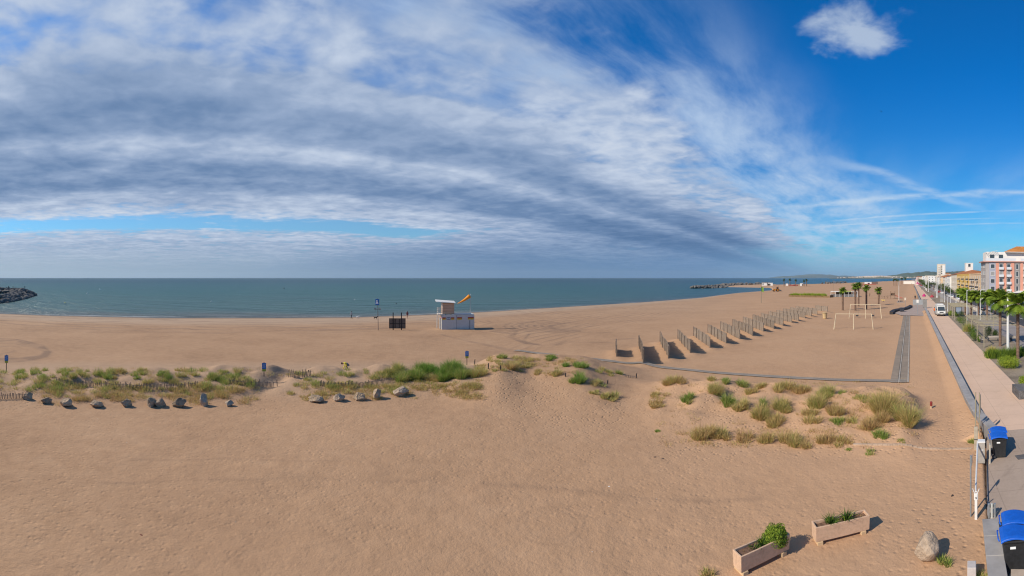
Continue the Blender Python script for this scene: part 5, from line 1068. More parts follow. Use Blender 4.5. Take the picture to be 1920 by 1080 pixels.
e = building('terraced_block', 330, 66, 30, 40, 17, whi, 'white stepped apartment block behind the beige building', None, 5, 9, 4, 2.2, 1.6)
for k in range(3): MB().box(3+k*2.5, -22+k*2.5, 18.2+2.3*k, 26-5*k, 30-8*k, 2.2).build('upper_storey', whi, e)
e = building('stair_tower', 318, 40, 6, 5.5, 19.5, whi, 'small white square tower with one dark opening above the tiled roof', None, 1, 1, 0, 1.8, 2.2); e.children[2].location.z = 18.2
e = building('tower_block', 690, 42, 16, 12.5, 30.5, cre, 'tall pale tower block rising alone over the street', None, 10, 0, 3, 1.4, 1.5)
for f in range(1, 10): window(e, -.03, -6.4, f*2.9+1.5, 2.2, 1.6, 'f'); balcony(e, 0, -2.6, f*2.9+.2, 3.2, 1.0, 'f', whi)
MB().box(-.06, -9.6, 14.5, .14, 3.6, 28.6).build('side_panel', whi, e)
rnb = random.Random(12)
lbl = ['low white house', 'cream house with a tiled roof', 'pale house', 'grey-white block', 'ochre house with a tiled roof', 'small cream house']
names = [('low white house next beyond the white one with dark windows', 374, 31, whi, None, 9), ('cream tiled house after the low white one', 400, 31, cre, tile, 9.5), ('ochre tiled house halfway to the tower block', 432, 30, bei, tile, 10), ('pale flat-roofed block just before the tower block', 470, 32, cre, None, 12), ('white villa with an orange roof near the tower foot', 520, 33, whi, tile, 10), ('cream block behind the street trees by the tower', 580, 34, cre, None, 12), ('white flat block left of the tower block', 760, 30, whi, None, 12), ('pale row of flats left of the tower, far down the seafront', 860, 28, cre, None, 13), ('far white block at the seafront bend', 1000, 26, whi, None, 12), ('farthest cream block at the seafront bend', 1180, 22, cre, tile, 11), ('pink-walled far block beside the café parasols', 1350, 16, M('render_pink', (.6, .42, .36), .85, .1), tile, 12), ('red-roofed house behind the tower block', 820, 64, cre, tile, 16), ('white block peeping over the tiled roofs', 450, 58, whi, None, 15), ('cream block peeping over the yellow building', 420, 48, cre, tile, 14)]
for lab, a, l, m_, rf_, h in names: building('house', a, l, rnb.uniform(20, 28), rnb.uniform(12, 18), h, m_, lab, rf_, 3, 3, 4, 1.3, 1.5)
# garden walls, kiosk by the near right edge
e = building('white_kiosk', 95, 28.6, 22, 14, 3.6, whi, 'low white building with dark openings behind the nearest palms', None, 1, 4, 5, 2.2, 1.8)
MB().box(11, -7, 3.9, 24, 16, .3).build('roof_slab', cre, e)
mb = MB(); p = AL(170, 29.5); mb.box(0, 0, .8, 70, .25, 1.7).box(0, 0, 1.7, 70.2, .4, .12); o = mb.build('garden_wall', whi, loc=p); o.rotation_euler = (0, 0, YAW); tag(o, 'long low white garden wall across the street from the palms', 'wall')
mb = MB(); p = AL(150, 17.8); mb.box(0, 0, .35, 90, .3, .7); o = mb.build('parking_wall', cre, loc=p); o.rotation_euler = (0, 0, YAW); tag(o, 'low cream kerb wall between the palms and the road', 'wall')
# ---------------------------------------------------------------- trees of the street
def tree(a, l, h, w_, lab, seed, tone=.2, n=1500):
    p = AL(a, l); e = empty('street_tree', p, 0, lab, 'tree', 'street trees'); r_ = random.Random(seed)
    t = MB().tube([(0, 0, -.1), (.1, .05, h*.25), (.0, .1, h*.5)], [.22, .17, .1], 8)
    for k in range(5):
        an = k*1.3+r_.random(); t.tube([(.05, .05, h*.3), (math.cos(an)*w_*.25, math.sin(an)*w_*.25, h*.55), (math.cos(an)*w_*.4, math.sin(an)*w_*.4, h*.7)], [.10, .06, .03], 6)
    t.build('trunk', bark, e)
    bl = [(r_.uniform(-.32, .32)*w_, r_.uniform(-.32, .32)*w_, h*r_.uniform(.45, .82), w_*r_.uniform(.22, .34), w_*r_.uniform(.22, .34), h*r_.uniform(.13, .2)) for _ in range(9)]
    leaves('crown', bl, n, .17, seed, parent=e, tone=tone)
for i, (a, l, h, w_, t, lab) in enumerate(((215, 19.0, 5., 6, .2, 'dark street tree nearest the yellow building'), (250, 19, 6, 6.5, .16, 'dark green street tree behind the curved lamp post'), (285, 18.5, 6.5, 7, .18, 'dense street tree behind the bright parked cars'), (330, 17, 7, 8, .14, 'tall dark street tree behind the tall mast row'), (380, 14, 8, 8, .22, 'olive tree in the middle of the avenue'), (430, 13, 8, 8, .26, 'olive-brown tree beside the tall white masts'), (480, 12.5, 8.5, 8, .2, 'tree farther down the avenue, before the pale block'), (545, 12, 9, 9, .24, 'far avenue tree left of the tower block'), (620, 12, 9, 9, .2, 'farthest avenue tree below the tower block'), (300, 11.5, 5, 6, .3, 'brownish low tree beside the red parasol'), (345, 11, 6, 6, .28, 'brownish tree behind the red parasol'))): tree(a, l, h, w_, lab, 500+i, t)
# ---------------------------------------------------------------- lamps and masts
lampm = M('lamp_white', (.66, .66, .64), .45, .05, 3.)
def lamp(px, py, top, lab, arm=1.6, rr=.075, side=1, twist=0.):
    v = G0(px, py); h = (py-top)*mpp(v); e = empty('street_lamp', v, YAW+twist, lab, 'street lamp', 'street lamps')
    MB().lathe([(rr*1.9, -.1), (rr*1.9, .5), (rr*1.2, .55), (rr, h*.6), (rr*.75, h)], 10).build('pole', lampm, e)
    if arm:
        MB().tube([(0, 0, h-.25), (0, -.25*side, h-.03), (0, -arm*side, h+.02)], .045, 6).build('arm', lampm, e)
        MB().box(0, -(arm+.28)*side, h, .22, .62, .09).build('lamp_head', lampm, e, bevel=.02, seg=1)
lamp(1889.8, 666, 558, 'thickest lamp post, nearest, beside the palm at the right edge', 0, .15)
lamp(1838.3, 598.5, 543, 'lamp post with small fittings, second from the right edge', .5)
lamp(1813, 601.5, 543.5, 'lamp post with an arm over the street, above the pergola row'); lamp(1832, 594, 566, 'short white post between two palm trunks', 0)
lamp(1792.6, 569, 552.5, 'short lamp post with a cross arm before the dark cars', 1.2); lamp(1782, 569, 536.5, 'curved-arm lamp post before the white cars', 1.9); lamp(1771, 567, 533, 'curved-arm lamp post left of the white cars', 1.9); lamp(1764.5, 566, 531, 'lamp post at the left of the curved-arm three', 1.6); lamp(1777, 584, 555.5, 'low lamp post beside the van', .5, .06); lamp(1768, 566, 545, 'low post between two curved-arm lamps', 0, .06)
for i, (px, py, top, lab) in enumerate(((1757, 558, 520.5, 'tall white mast at the right end of the mast row'), (1753.6, 546, 520.5, 'tall white mast, second from the right end of the row'), (1749.5, 540, 521, 'tall white mast at the gap in the mast row'), (1740.5, 547, 520, 'tall white mast, fourth, before the brown tree'), (1737.5, 545, 520, 'tall white mast, fifth of the mast row'), (1735.2, 543, 520.2, 'tall white mast, sixth of the mast row'), (1733, 540, 520.5, 'tall white mast at the left of the row, before the pale blocks'), (1731, 537, 520.8, 'slim white mast at the far left end of the mast row'))): lamp(px, py, top, lab, 2.4 if i in (0, 1, 3) else .8, .22)
# ---------------------------------------------------------------- pergolas and benches
def pergola(c, a0, a1, l0, l1, h, lab, ns):
    p = AL(a0, l0); e = empty('pergola', p, YAW, lab, 'pergola', 'pergolas in the strip'); L, Wd = a1-a0, l1-l0
    for x in (0, L*.33, L*.66, L):
        for y in (0, -Wd): MB().box(x, y, h/2, .11, .11, h).build('post', tim, e)
    for y in (0, -Wd): MB().box(L/2, y, h+.08, L+.6, .09, .16).build('beam', tim, e)
    for k in range(ns): MB().box(L*(k+.5)/ns, -Wd/2, h+.21, .06, Wd+.8, .10).build('slat', tim, e)
    return e
pergola(None, 55.5, 73, 9.35, 13.9, 2.55, 'nearer slatted timber pergola over the benches and dark shrubs', 9); pergola(None, 93, 108, 9.3, 13.2, 2.6, 'farther slatted timber pergola beyond the lamp posts', 8)
bw2_ = M('bench_timber', (.42, .36, .30), .8, .15)
def bench(px, py, lab, rz=0.):
    v = G0(px, py); e = empty('bench', v, YAW+rz, lab, 'bench', 'benches by the pergola')
    for k in range(3): MB().box(0, -.15+k*.15, .45, 1.7, .12, .05).build('seat_plank', bw2_, e)
    MB().box(0, .28, .70, 1.7, .05, .28).build('backrest', bw2_, e)
    for x in (-.7, .7): MB().box(x, 0, .21, .08, .45, .42).build('leg', dkmet, e)
bench(1840, 642, 'pale bench beside the front post of the nearer pergola'); bench(1862, 640, 'bench in the shade under the nearer pergola', 1.57); bench(1901, 640, 'white bench right of the thick lamp post', .4)
v = G0(1858, 600); e = empty('display_sign', v, YAW-R(90), 'small white display board on a post among the palms', 'sign'); MB().tube([(0, 0, 0), (0, 0, 2.6)], .05, 8).build('post', lampm, e); MB().box(0, -.06, 3.0, 1.1, .12, 1.6).build('board', whi, e, bevel=.02, seg=1)
v = G0(1797.5, 593); e = empty('info_panel', v, YAW-R(90), 'dark upright information panel under the farther pergola', 'sign'); MB().box(0, 0, 1.2, 1.5, .18, 2.4).build('panel', dkmet, e); MB().box(0, -.11, 1.4, 1.2, .03, 1.4).build('poster', M('poster_blue', (.25, .3, .38), .6), e)
# ---------------------------------------------------------------- vehicles
tyre = M('tyre', (.02, .02, .02), .8, .1); rimm = M('rim', (.4, .4, .41), .4, .1, metal=.6); lens = M('headlight_lens', (.75, .76, .74), .15, .05); redl = M('tail_red', (.35, .02, .02), .3); plate = M('number_plate', (.72, .70, .60), .5)
def wheels(e, xs, wy, r_):
    for x in xs:
        for s in (-1, 1):
            w0 = MB().tube([(x, s*(wy-.2), r_), (x, s*wy, r_)], r_, 18).build('wheel', tyre, e); MB().tube([(x, s*(wy-.03), r_), (x, s*(wy+.015), r_)], r_*.58, 12).build('rim', rimm, w0)
def car(a, l, mat, lab, rz=0.):
    p = AL(a, l, -.01); e = empty('parked_car', p, YAW+rz, lab, 'car', 'parked cars along the road')
    MB().side([(-2.05, .3), (2.05, .3), (2.12, .55), (2.0, .82), (1.1, .95), (-1.75, 1.0), (-2.1, .8), (-2.12, .5)], -.85, .85).build('body', mat, e, bevel=.06)
    MB().side([(1.05, .93), (.35, 1.43), (-1.25, 1.45), (-1.85, .98)], -.70, .70).build('cabin', mat, e, bevel=.05)
    g = MB().side([(.93, .99), (.36, 1.37), (-1.2, 1.39), (-1.68, 1.01)], -.712, .712).build('side_window', wglass, e)
    ws_ = MB(); ws_.add([(-1.90, -.6, 1.0), (-1.90, .6, 1.0), (-1.33, .55, 1.42), (-1.33, -.55, 1.42)], [(3, 2, 1, 0)]); ws_.build('rear_window', wglass, e)
    ws_ = MB(); ws_.add([(1.10, -.6, .98), (1.10, .6, .98), (.42, .55, 1.42), (.42, -.55, 1.42)], [(0, 1, 2, 3)]); ws_.build('windscreen', wglass, e)
    for s in (-.6, .6): MB().box(2.07, s, .66, .08, .34, .14).build('headlight', lens, e); MB().box(-2.11, s, .72, .06, .2, .2).build('tail_light', redl, e)
    MB().box(-2.13, 0, .55, .03, .5, .11).build('plate', plate, e)
    wheels(e, (-1.3, 1.3), .84, .31)
cw, cs, ck, cr = M('car_white', (.72, .73, .74), .3, .03, spec=.5), M('car_silver', (.42, .43, .45), .3, .03, spec=.5), M('car_dark', (.035, .04, .05), .25, .05, spec=.5), M('car_red', (.35, .03, .03), .3, .03)
for a in ((176, 19.2, cw, 'white car parked nearest, beyond the cross-arm lamp'), (184, 18.8, ck, 'dark car parked just beyond the nearest white one'), (198, 18.4, cw, 'white car, second of the white ones by the curved lamp'), (212, 18.2, cs, 'silver car parked behind the two white ones'), (226, 18., ck, 'dark car at the end of the near parked row'), (245, 17.4, cw, 'white car parked under the dark trees'), (262, 17.0, cr, 'red car under the trees down the avenue'), (120, 19.4, ck, 'dark car parked in the shade opposite the farther pergola'), (140, 26.2, cs, 'silver car on the far side of the road')): car(*a)
# van on the promenade
v = G0(1763, 591.3); e = empty('camper_van', (v.x, v.y, 0), YAW+R(180)+.05, 'white camper van facing the camera on the promenade', 'van')
vw = M('van_white', (.60, .59, .55), .4, .06, 2.)
MB().side([(-2.7, .35), (2.45, .35), (2.6, .55), (2.58, 1.05), (2.3, 1.25), (1.65, 2.15), (1.3, 2.45), (-2.6, 2.5), (-2.7, 2.3)], -.98, .98).build('body', vw, e, bevel=.07)
MB().box(-.8, 0, 2.62, 2.6, 1.5, .2).build('roof_box', whi, e, bevel=.05)
wsn = MB(); wsn.add([(2.33, -.86, 1.28), (2.33, .86, 1.28), (1.69, .78, 2.18), (1.69, -.78, 2.18)], [(0, 1, 2, 3)]); wsn.build('windscreen', wglass, e)
for s in (-1, 1):
    MB().box(1.15, s*.985, 1.66, .95, .02, .62).build('side_window', wglass, e); MB().box(2.59, s*.72, .88, .05, .34, .22).build('headlight', lens, e); MB().box(1.75, s*1.13, 1.5, .12, .22, .34).build('mirror', dkmet, e, bevel=.02)
MB().box(2.60, 0, .9, .05, .9, .22).build('grille', dkmet, e); MB().box(2.62, 0, .52, .14, 1.9, .24).build('bumper', M('bumper_grey', (.10, .10, .10), .6), e, bevel=.03); MB().box(2.70, 0, .55, .02, .5, .11).build('plate', plate, e)
wheels(e, (-1.7, 1.65), .98, .36)
# tractor far on the beach
v = G0(1455, 546.5); z = H(v.x, v.y); e = empty('tractor', (v.x, v.y, z), face(v)+.25, 'orange tractor with black wheels standing by the small bay', 'tractor'); orm = M('tractor_orange', (.70, .27, .03), .5, .1)
MB().side([(-2., .8), (.2, .8), (.2, 1.7), (-1.2, 1.75), (-2.0, 1.6)], -.4, .4).build('bonnet', orm, e, bevel=.06); MB().box(.9, 0, 1.25, 1.7, 1.0, .8).build('chassis', dkmet, e)
cb = MB()
for x in (.3, 1.6):
    for y in (-.6, .6): cb.box(x, y, 2.3, .1, .1, 1.5)
cb.box(.95, 0, 3.08, 1.7, 1.5, .12).build('cab_frame', orm, e); MB().box(.95, 0, 2.3, 1.2, 1.1, 1.3).build('cab_glass', wglass, e)
for x, r_ in ((-1.5, .65), (1.0, 1.0)):
    for s in (-1, 1): w0 = MB().tube([(x, s*.65, r_), (x, s*1.1, r_)], r_, 18).build('wheel', tyre, e); MB().tube([(x, s*1.0, r_), (x, s*1.12, r_)], r_*.5, 12).build('rim', orm, w0)
MB().tube([(-1.6, .3, 1.6), (-1.6, .3, 2.7)], .06, 6).build('exhaust', dkmet, e); MB().side([(1.8, .6), (3.4, .3), (3.5, .9), (2.2, 1.3)], -1.1, 1.1).build('rake', dkmet, e)
# ---------------------------------------------------------------- plaza furniture
def at(px, py, z=0.): v = G0(px, py, z); return v
v = G0(1721, 571.5, .1); e = empty('shower_wall', (v.x, v.y, .1), face(v)+.12, 'pale grey concrete screen wall on the plaza with people above it', 'wall'); s = mpp(v)
MB().box(0, .2, .85, 18.5*s, .3, 1.7).build('wall_body', M('screen_concrete', (.33, .34, .34), .85, .1, 1.), e); MB().box(0, .2, 1.73, 18.7*s, .36, .06).build('coping', conc2, e)
v = G0(1734, 577.5, .1); e = tag(MB().box(0, .4, 1.25, 8*mpp(v), .9, 2.3).box(0, .4, .12, 6.5*mpp(v), .7, .24).build('concrete_pier', M('pier_concrete', (.24, .23, .215), .85, .15, 1.), loc=v), 'darker square concrete pier at the start of the low wall', 'pier'); e.rotation_euler = (0, 0, face(v))
for px, py, top, m_, pw, lab in ((1720.5, 590, 563, whi, .55, 'small white sign on a thin grey post on the plaza'), (1697.3, 577.5, 559, cre, .5, 'cream sign plate on a post behind the dark curved bench')):
    v = G0(px, py, .1); h = (py-top)*mpp(v); e = empty('plaza_sign', v, face(v), lab, 'sign', 'signs on the plaza'); MB().tube([(0, 0, -.2), (0, 0, h)], .055, 8).build('post', galv, e); MB().box(0, -.08, h-.25, pw, .05, .75).build('sign_plate', m_, e, bevel=.02, seg=1)
bpts = [G0(a, b, .25) for a, b in ((1671, 587.5), (1676, 584), (1682, 582.3), (1690, 581), (1698, 579.8), (1704, 577.2), (1708.5, 574.5))]
mb = MB(); vs = []; 
for i, p in enumerate(bpts):
    q = (bpts[min(i+1, 6)]-bpts[max(i-1, 0)]); n = Vector((-q.y, q.x, 0)).normalized()*.42
    for sgn, z in ((-1, .02), (-1, .55), (1, .75), (1, .02)): vs.append((p.x+n.x*sgn, p.y+n.y*sgn, z))
fs = [(4*i+k, 4*i+(k+1) % 4, 4*i+4+(k+1) % 4, 4*i+4+k) for i in range(6) for k in range(4)]+[(0, 1, 2, 3), (27, 26, 25, 24)]
tag(mb.add(vs, fs).build('curved_bench', M('bench_dark', (.05, .042, .04), .7, .2)), 'dark curved bench winding along the edge of the plaza', 'bench')
v = G0(1690.5, 584, .11); e = empty('dark_bin', v, face(v)+.3, 'dark grey box bin in the middle of the curved bench', 'bin'); MB().box(0, -.3, .5, 1.05, .9, .95).build('bin_body', M('bin_slate', (.05, .055, .07), .5), e, bevel=.05); MB().box(0, -.3, 1.02, 1.15, 1.0, .08).build('bin_lid', M('bin_lid_slate', (.10, .11, .13), .5), e, bevel=.02, seg=1)
v = G0(1685.5, 563.5); h = (563.5-526)*mpp(v); tag(MB().lathe([(.14, -.1), (.12, .4), (.09, h*.6), (.06, h)], 10).build('white_mast', lampm, loc=v), 'tall slim white mast standing alone on the beach behind the curved bench', 'mast')
v = G0(1688, 567.5); e = empty('wooden_platform', v, face(v), 'low grey platform with dark seats at the foot of the tall white mast', 'platform'); MB().box(0, 1.2, .1, 2.6, 2.8, .3).build('deck', M('deck_grey', (.26, .24, .23), .8, .15), e)
for x in (-.6, 0., .6): MB().box(x, .7, .5, .34, .4, .5).build('seat', dkmet, e, bevel=.04)
# climbing frame with slide
v = G0(1674, 560); s = mpp(v); e = empty('climbing_frame', (v.x, v.y, H(v.x, v.y)), face(v), 'wooden climbing frame with a red slide on the beach', 'climbing frame'); bw2 = M('play_timber', (.16, .10, .065), .85, .2)
for x, y in ((-.9, 0), (.9, 0), (-.9, 1.6), (.9, 1.6)): MB().tube([(x, y, -.1), (x, y, 3.2)], .09, 8).build('post', bw2, e)
MB().box(0, .8, 1.4, 1.9, 1.8, .14).build('deck', bw2, e); MB().box(0, 1.66, 2., 1.9, .08, .9).build('side_panel', bw2, e); MB().box(-.95, .8, 2., .08, 1.7, .8).build('side_panel', bw2, e)
sl = MB(); sl.add([(.9, .3, 1.5), (.9, 1.2, 1.5), (3.0, 1.2, .55), (3.0, .3, .55), (4.2, .3, .2), (4.2, 1.2, .2), (.9, .3, 1.38), (.9, 1.2, 1.38), (3., 1.2, .43), (3., .3, .43), (4.2, .3, .08), (4.2, 1.2, .08)], [(0, 3, 2, 1), (3, 4, 5, 2), (0, 6, 9, 3), (3, 9, 10, 4), (7, 1, 2, 8), (8, 2, 5, 11), (6, 7, 8, 9), (9, 8, 11, 10), (4, 10, 11, 5)])
sl.tube([(.9, .28, 1.65), (3., .28, .7), (4.2, .28, .35)], .07, 6).tube([(.9, 1.22, 1.65), (3., 1.22, .7), (4.2, 1.22, .35)], .07, 6).build('slide', M('slide_red', (.50, .13, .09), .5), e)
for x, y in ((-5.8, 1.), (-3.6, .5), (-2.4, 1.5)): MB().tube([(x, y, -.1), (x, y, 2.9 if x < -5 else 1.2)], .07, 6).build('post', bw2, e)
nt_ = MB()
for k in range(6): nt_.tube([(-5.8+k*.7, .9+.3*math.sin(k), .9+.35*math.sin(k*2.1)), (-5.1+k*.7, .9+.3*math.sin(k+1), .9+.35*math.sin((k+1)*2.1))], .05, 5)
nt_.tube([(-7., .9, 2.6), (-5.8, 1., 1.3), (-3.6, .6, 1.1), (-.9, .2, 1.4)], .04, 5).build('rope_bridge', bw2, e)
v = G0(1656, 566); e = empty('beach_toy', (v.x, v.y, H(v.x, v.y)), face(v), 'small yellow play spring figure beside the rear swing', 'play spring'); MB().lathe([(.1, 0), (.1, .5)], 8).build('spring', dkmet, e); MB().side([(-.6, .5), (.55, .5), (.75, .95), (.3, .8), (-.3, .85), (-.65, 1.1)], -.14, .14).build('seat', M('toy_yellow', (.66, .48, .14), .6), e, bevel=.05)
# parasols on the promenade
def parasol(px, py, wpx, hpx, mat, lab):
    v = G0(px, py); s = mpp(v); h = hpx*s; r_ = wpx*s/2; e = empty('parasol', v, 0, lab, 'parasol', 'parasols at the promenade')
    MB().tube([(0, 0, 0), (0, 0, h)], .04, 6).build('pole', lampm, e)
    vs = [(0, 0, h)]+[(r_*(1 if k % 2 else .94)*math.cos(k*.3927), r_*(1 if k % 2 else .94)*math.sin(k*.3927), h*.62+(.05 if k % 2 else .12)) for k in range(16)]+[(r_*.99*math.cos(k*.3927), r_*.99*math.sin(k*.3927), h*.50) for k in range(16)]
    MB().add(vs, [(0, 1+k, 1+(k+1) % 16) for k in range(16)]+[(1+k, 17+k, 17+(k+1) % 16, 1+(k+1) % 16) for k in range(16)]).build('canopy', mat, e)
    MB().lathe([(.35, 0), (.35, .12), (.05, .15)], 12).build('foot', dkmet, e)
mag, crim = M('cloth_magenta', (.50, .03, .16), .8, .1), M('cloth_crimson', (.36, .06, .07), .8, .1)
parasol(1732.5, 562, 7, 12, mag, 'bright magenta parasol behind the concrete pier'); parasol(1747.5, 563, 9, 11, crim, 'dull crimson parasol right of the magenta one'); parasol(1720.5, 535, 5, 6, mag, 'far magenta parasol beside the white café front'); parasol(1724, 536.5, 4.5, 5.5, crim, 'far crimson parasol right of the far magenta one'); parasol(1727.5, 538.5, 4, 5, crim, 'third far parasol, small, nearest along the sea wall')
# beach restaurant, hedge and far beach things
def obox(name, px0, px1, py, top, mat, lab, cat, dpt=5., win=(), rz=0.):
    a, b = G0(px0, py), G0(px1, py); c = (a+b)/2; h = (py-top)*mpp(c); L = (b-a).length
    e = empty(name, (c.x, c.y, max(H(c.x, c.y), -.1)-.05), math.atan2((b-a).y, (b-a).x)+rz, lab, cat); MB().box(0, dpt/2, h/2, L, dpt, h).build('wall', mat, e); MB().box(0, dpt/2, h+.08, L+.5, dpt+.5, .16).build('roof', mat, e)
    for x, w_, z, hh in win: MB().box(x*L, -.02, z*h, w_*L, .06, hh*h).build('window', dark, e)
    return e
obox('beach_cabin', 1428.5, 1438, 536, 531, whi, 'white beach cabin with a grey window at the end of the bay', 'cabin', 6, ((-.25, .3, .6, .35),)); obox('beach_cabin', 1439.5, 1449, 536, 531, whi, 'half-open white beach cabin with a dark front beside the windowed one', 'cabin', 6, ((-.3, .4, .4, .7), (.0, .2, .3, .3)))
obox('beach_cabin', 1473.5, 1477.5, 536, 531.8, whi, 'small white cabin left of the red loungers', 'cabin', 4); obox('beach_cabin', 1500, 1505, 536, 531.2, whi, 'small white cabin with a dark door right of the red loungers', 'cabin', 4, ((.35, .25, .4, .7),))
mb = MB(); rl = random.Random(3)
for k in range(26):
    v = pol(rl.uniform(1480, 1495), 500+rl.uniform(-12, 12)); mb.box(v.x, v.y, .35+.9*rl.random(), 2.0, .7, .2, rl.uniform(0, 3)).box(v.x, v.y, .25, 1.8, .6, .5, rl.uniform(0, 3))
tag(mb.build('stacked_loungers', M('lounger_red', (.30, .035, .03), .7, .2)), 'heap of dark red loungers between the far palms', 'loungers', kind='stuff')
e = obox('beach_bar', 1621, 1634, 533.5, 529, whi, 'white beach bar with a red strip on the far shore', 'beach bar', 9, ((.1, .3, .5, .4),)); v = e.location; MB().box(0, -.1, .5, 22, .15, 1.).build('red_strip', M('lounger_red2', (.33, .05, .04), .7), e)
obox('brown_shed', 1634.5, 1646, 533, 528.3, M('shed_brown', (.17, .12, .10), .85, .2), 'brown-grey shed right of the far white beach bar', 'shed', 7)
obox('marquee', 1694, 1715, 532.5, 527, M('marquee_white', (.74, .70, .62), .7, .04), 'long white marquee on the beach at the end of the promenade', 'marquee', 14); obox('cafe_front', 1716.5, 1722.5, 534, 523.5, M('cafe_pink', (.64, .50, .46), .8, .1), 'pale pink-white café front beside the long marquee', 'café', 10, ((.1, .3, .35, .3),))
# planted enclosure
a, b = G0(1479, 556.5), G0(1556, 558); c = (a+b)/2; an = math.atan2((b-a).y, (b-a).x); L = (b-a).length; s = mpp(c)
e = empty('reed_fence', (a.x, a.y, H(a.x, a.y)-.05), an, 'tan reed fence round the lime-green planting on the beach', 'fence'); rm = M('reed', (.27, .175, .09), .9, .35, 3., .03, stretch=(6, 6, 1)); k = MB()
for i in range(int(L/.16)): k.box(i*.16, .03*math.sin(i), .42, .13, .05, .85+.12*math.sin(i*1.7))
for i in range(30): k.box(L+.02, i*.16, .55, .05, .13, 1.1).box(0, i*.16, .55, .05, .13, 1.1)
k.build('reed_panel', rm, e)
rg_ = random.Random(8); T = Matrix.Translation(a) @ Matrix.Rotation(an, 4, 'Z')
sp = [(*(T @ Vector((rg_.uniform(.6, L*.86), rg_.uniform(.5, 4.2), 0)))[:2], .1, .5, 60, rg_.uniform(1.7, 2.5), rg_.uniform(.8, 1.), .5, .10) for _ in range(190)]
tag(blades('lime_reeds', sp, 12, mat=leafm), 'lime-green leafy planting inside the reed fence', 'planting', kind='stuff')
v = G0(1583, 557); s = mpp(v); e = empty('beach_restaurant', (v.x, v.y, -.05), face(v)+.05, 'white-framed beach restaurant with a lime awning and glass wind screens', 'restaurant'); Wd = 50*s
for i in range(7): MB().box(-Wd/2+Wd*i/6, 0, 1.25, .14, .14, 2.5).build('post', whi, e)
MB().box(0, 0, 2.55, Wd+.2, .16, .16).build('front_beam', whi, e); MB().box(0, 5, 2.55, Wd+.2, .16, .16).build('rear_beam', whi, e)
for i in range(6): MB().box(-Wd/2+Wd*(i+.5)/6, 0.05, .75, Wd/6-.2, .05, 1.3).build('wind_screen', M('screen_grey', (.20, .20, .20), .2, .3, 1.5), e)
MB().box(Wd*.05, 2.5, 2.72, Wd*.42, 5.4, .14).build('lime_awning', M('awning_lime', (.42, .52, .06), .8, .1), e); MB().box(-Wd*.33, 2.5, 2.70, Wd*.30, 5.2, .10).build('white_awning', whi, e); MB().box(Wd*.41, 2.5, 1.35, Wd*.18, 4.6, 2.6).build('kitchen_cabin', M('cabin_brown', (.15, .12, .11), .8, .2), e); MB().box(0, 4.9, 1.2, Wd*.6, .2, 2.3).build('back_wall', M('back_brown', (.16, .13, .10), .85, .2), e)
v = G0(1563, 557); tag(MB().lathe([(.06, 0), (.05, 8.)], 8).build('flag_mast', M('mast_brown', (.3, .22, .16), .7), loc=v), 'thin brown mast left of the beach restaurant', 'mast')
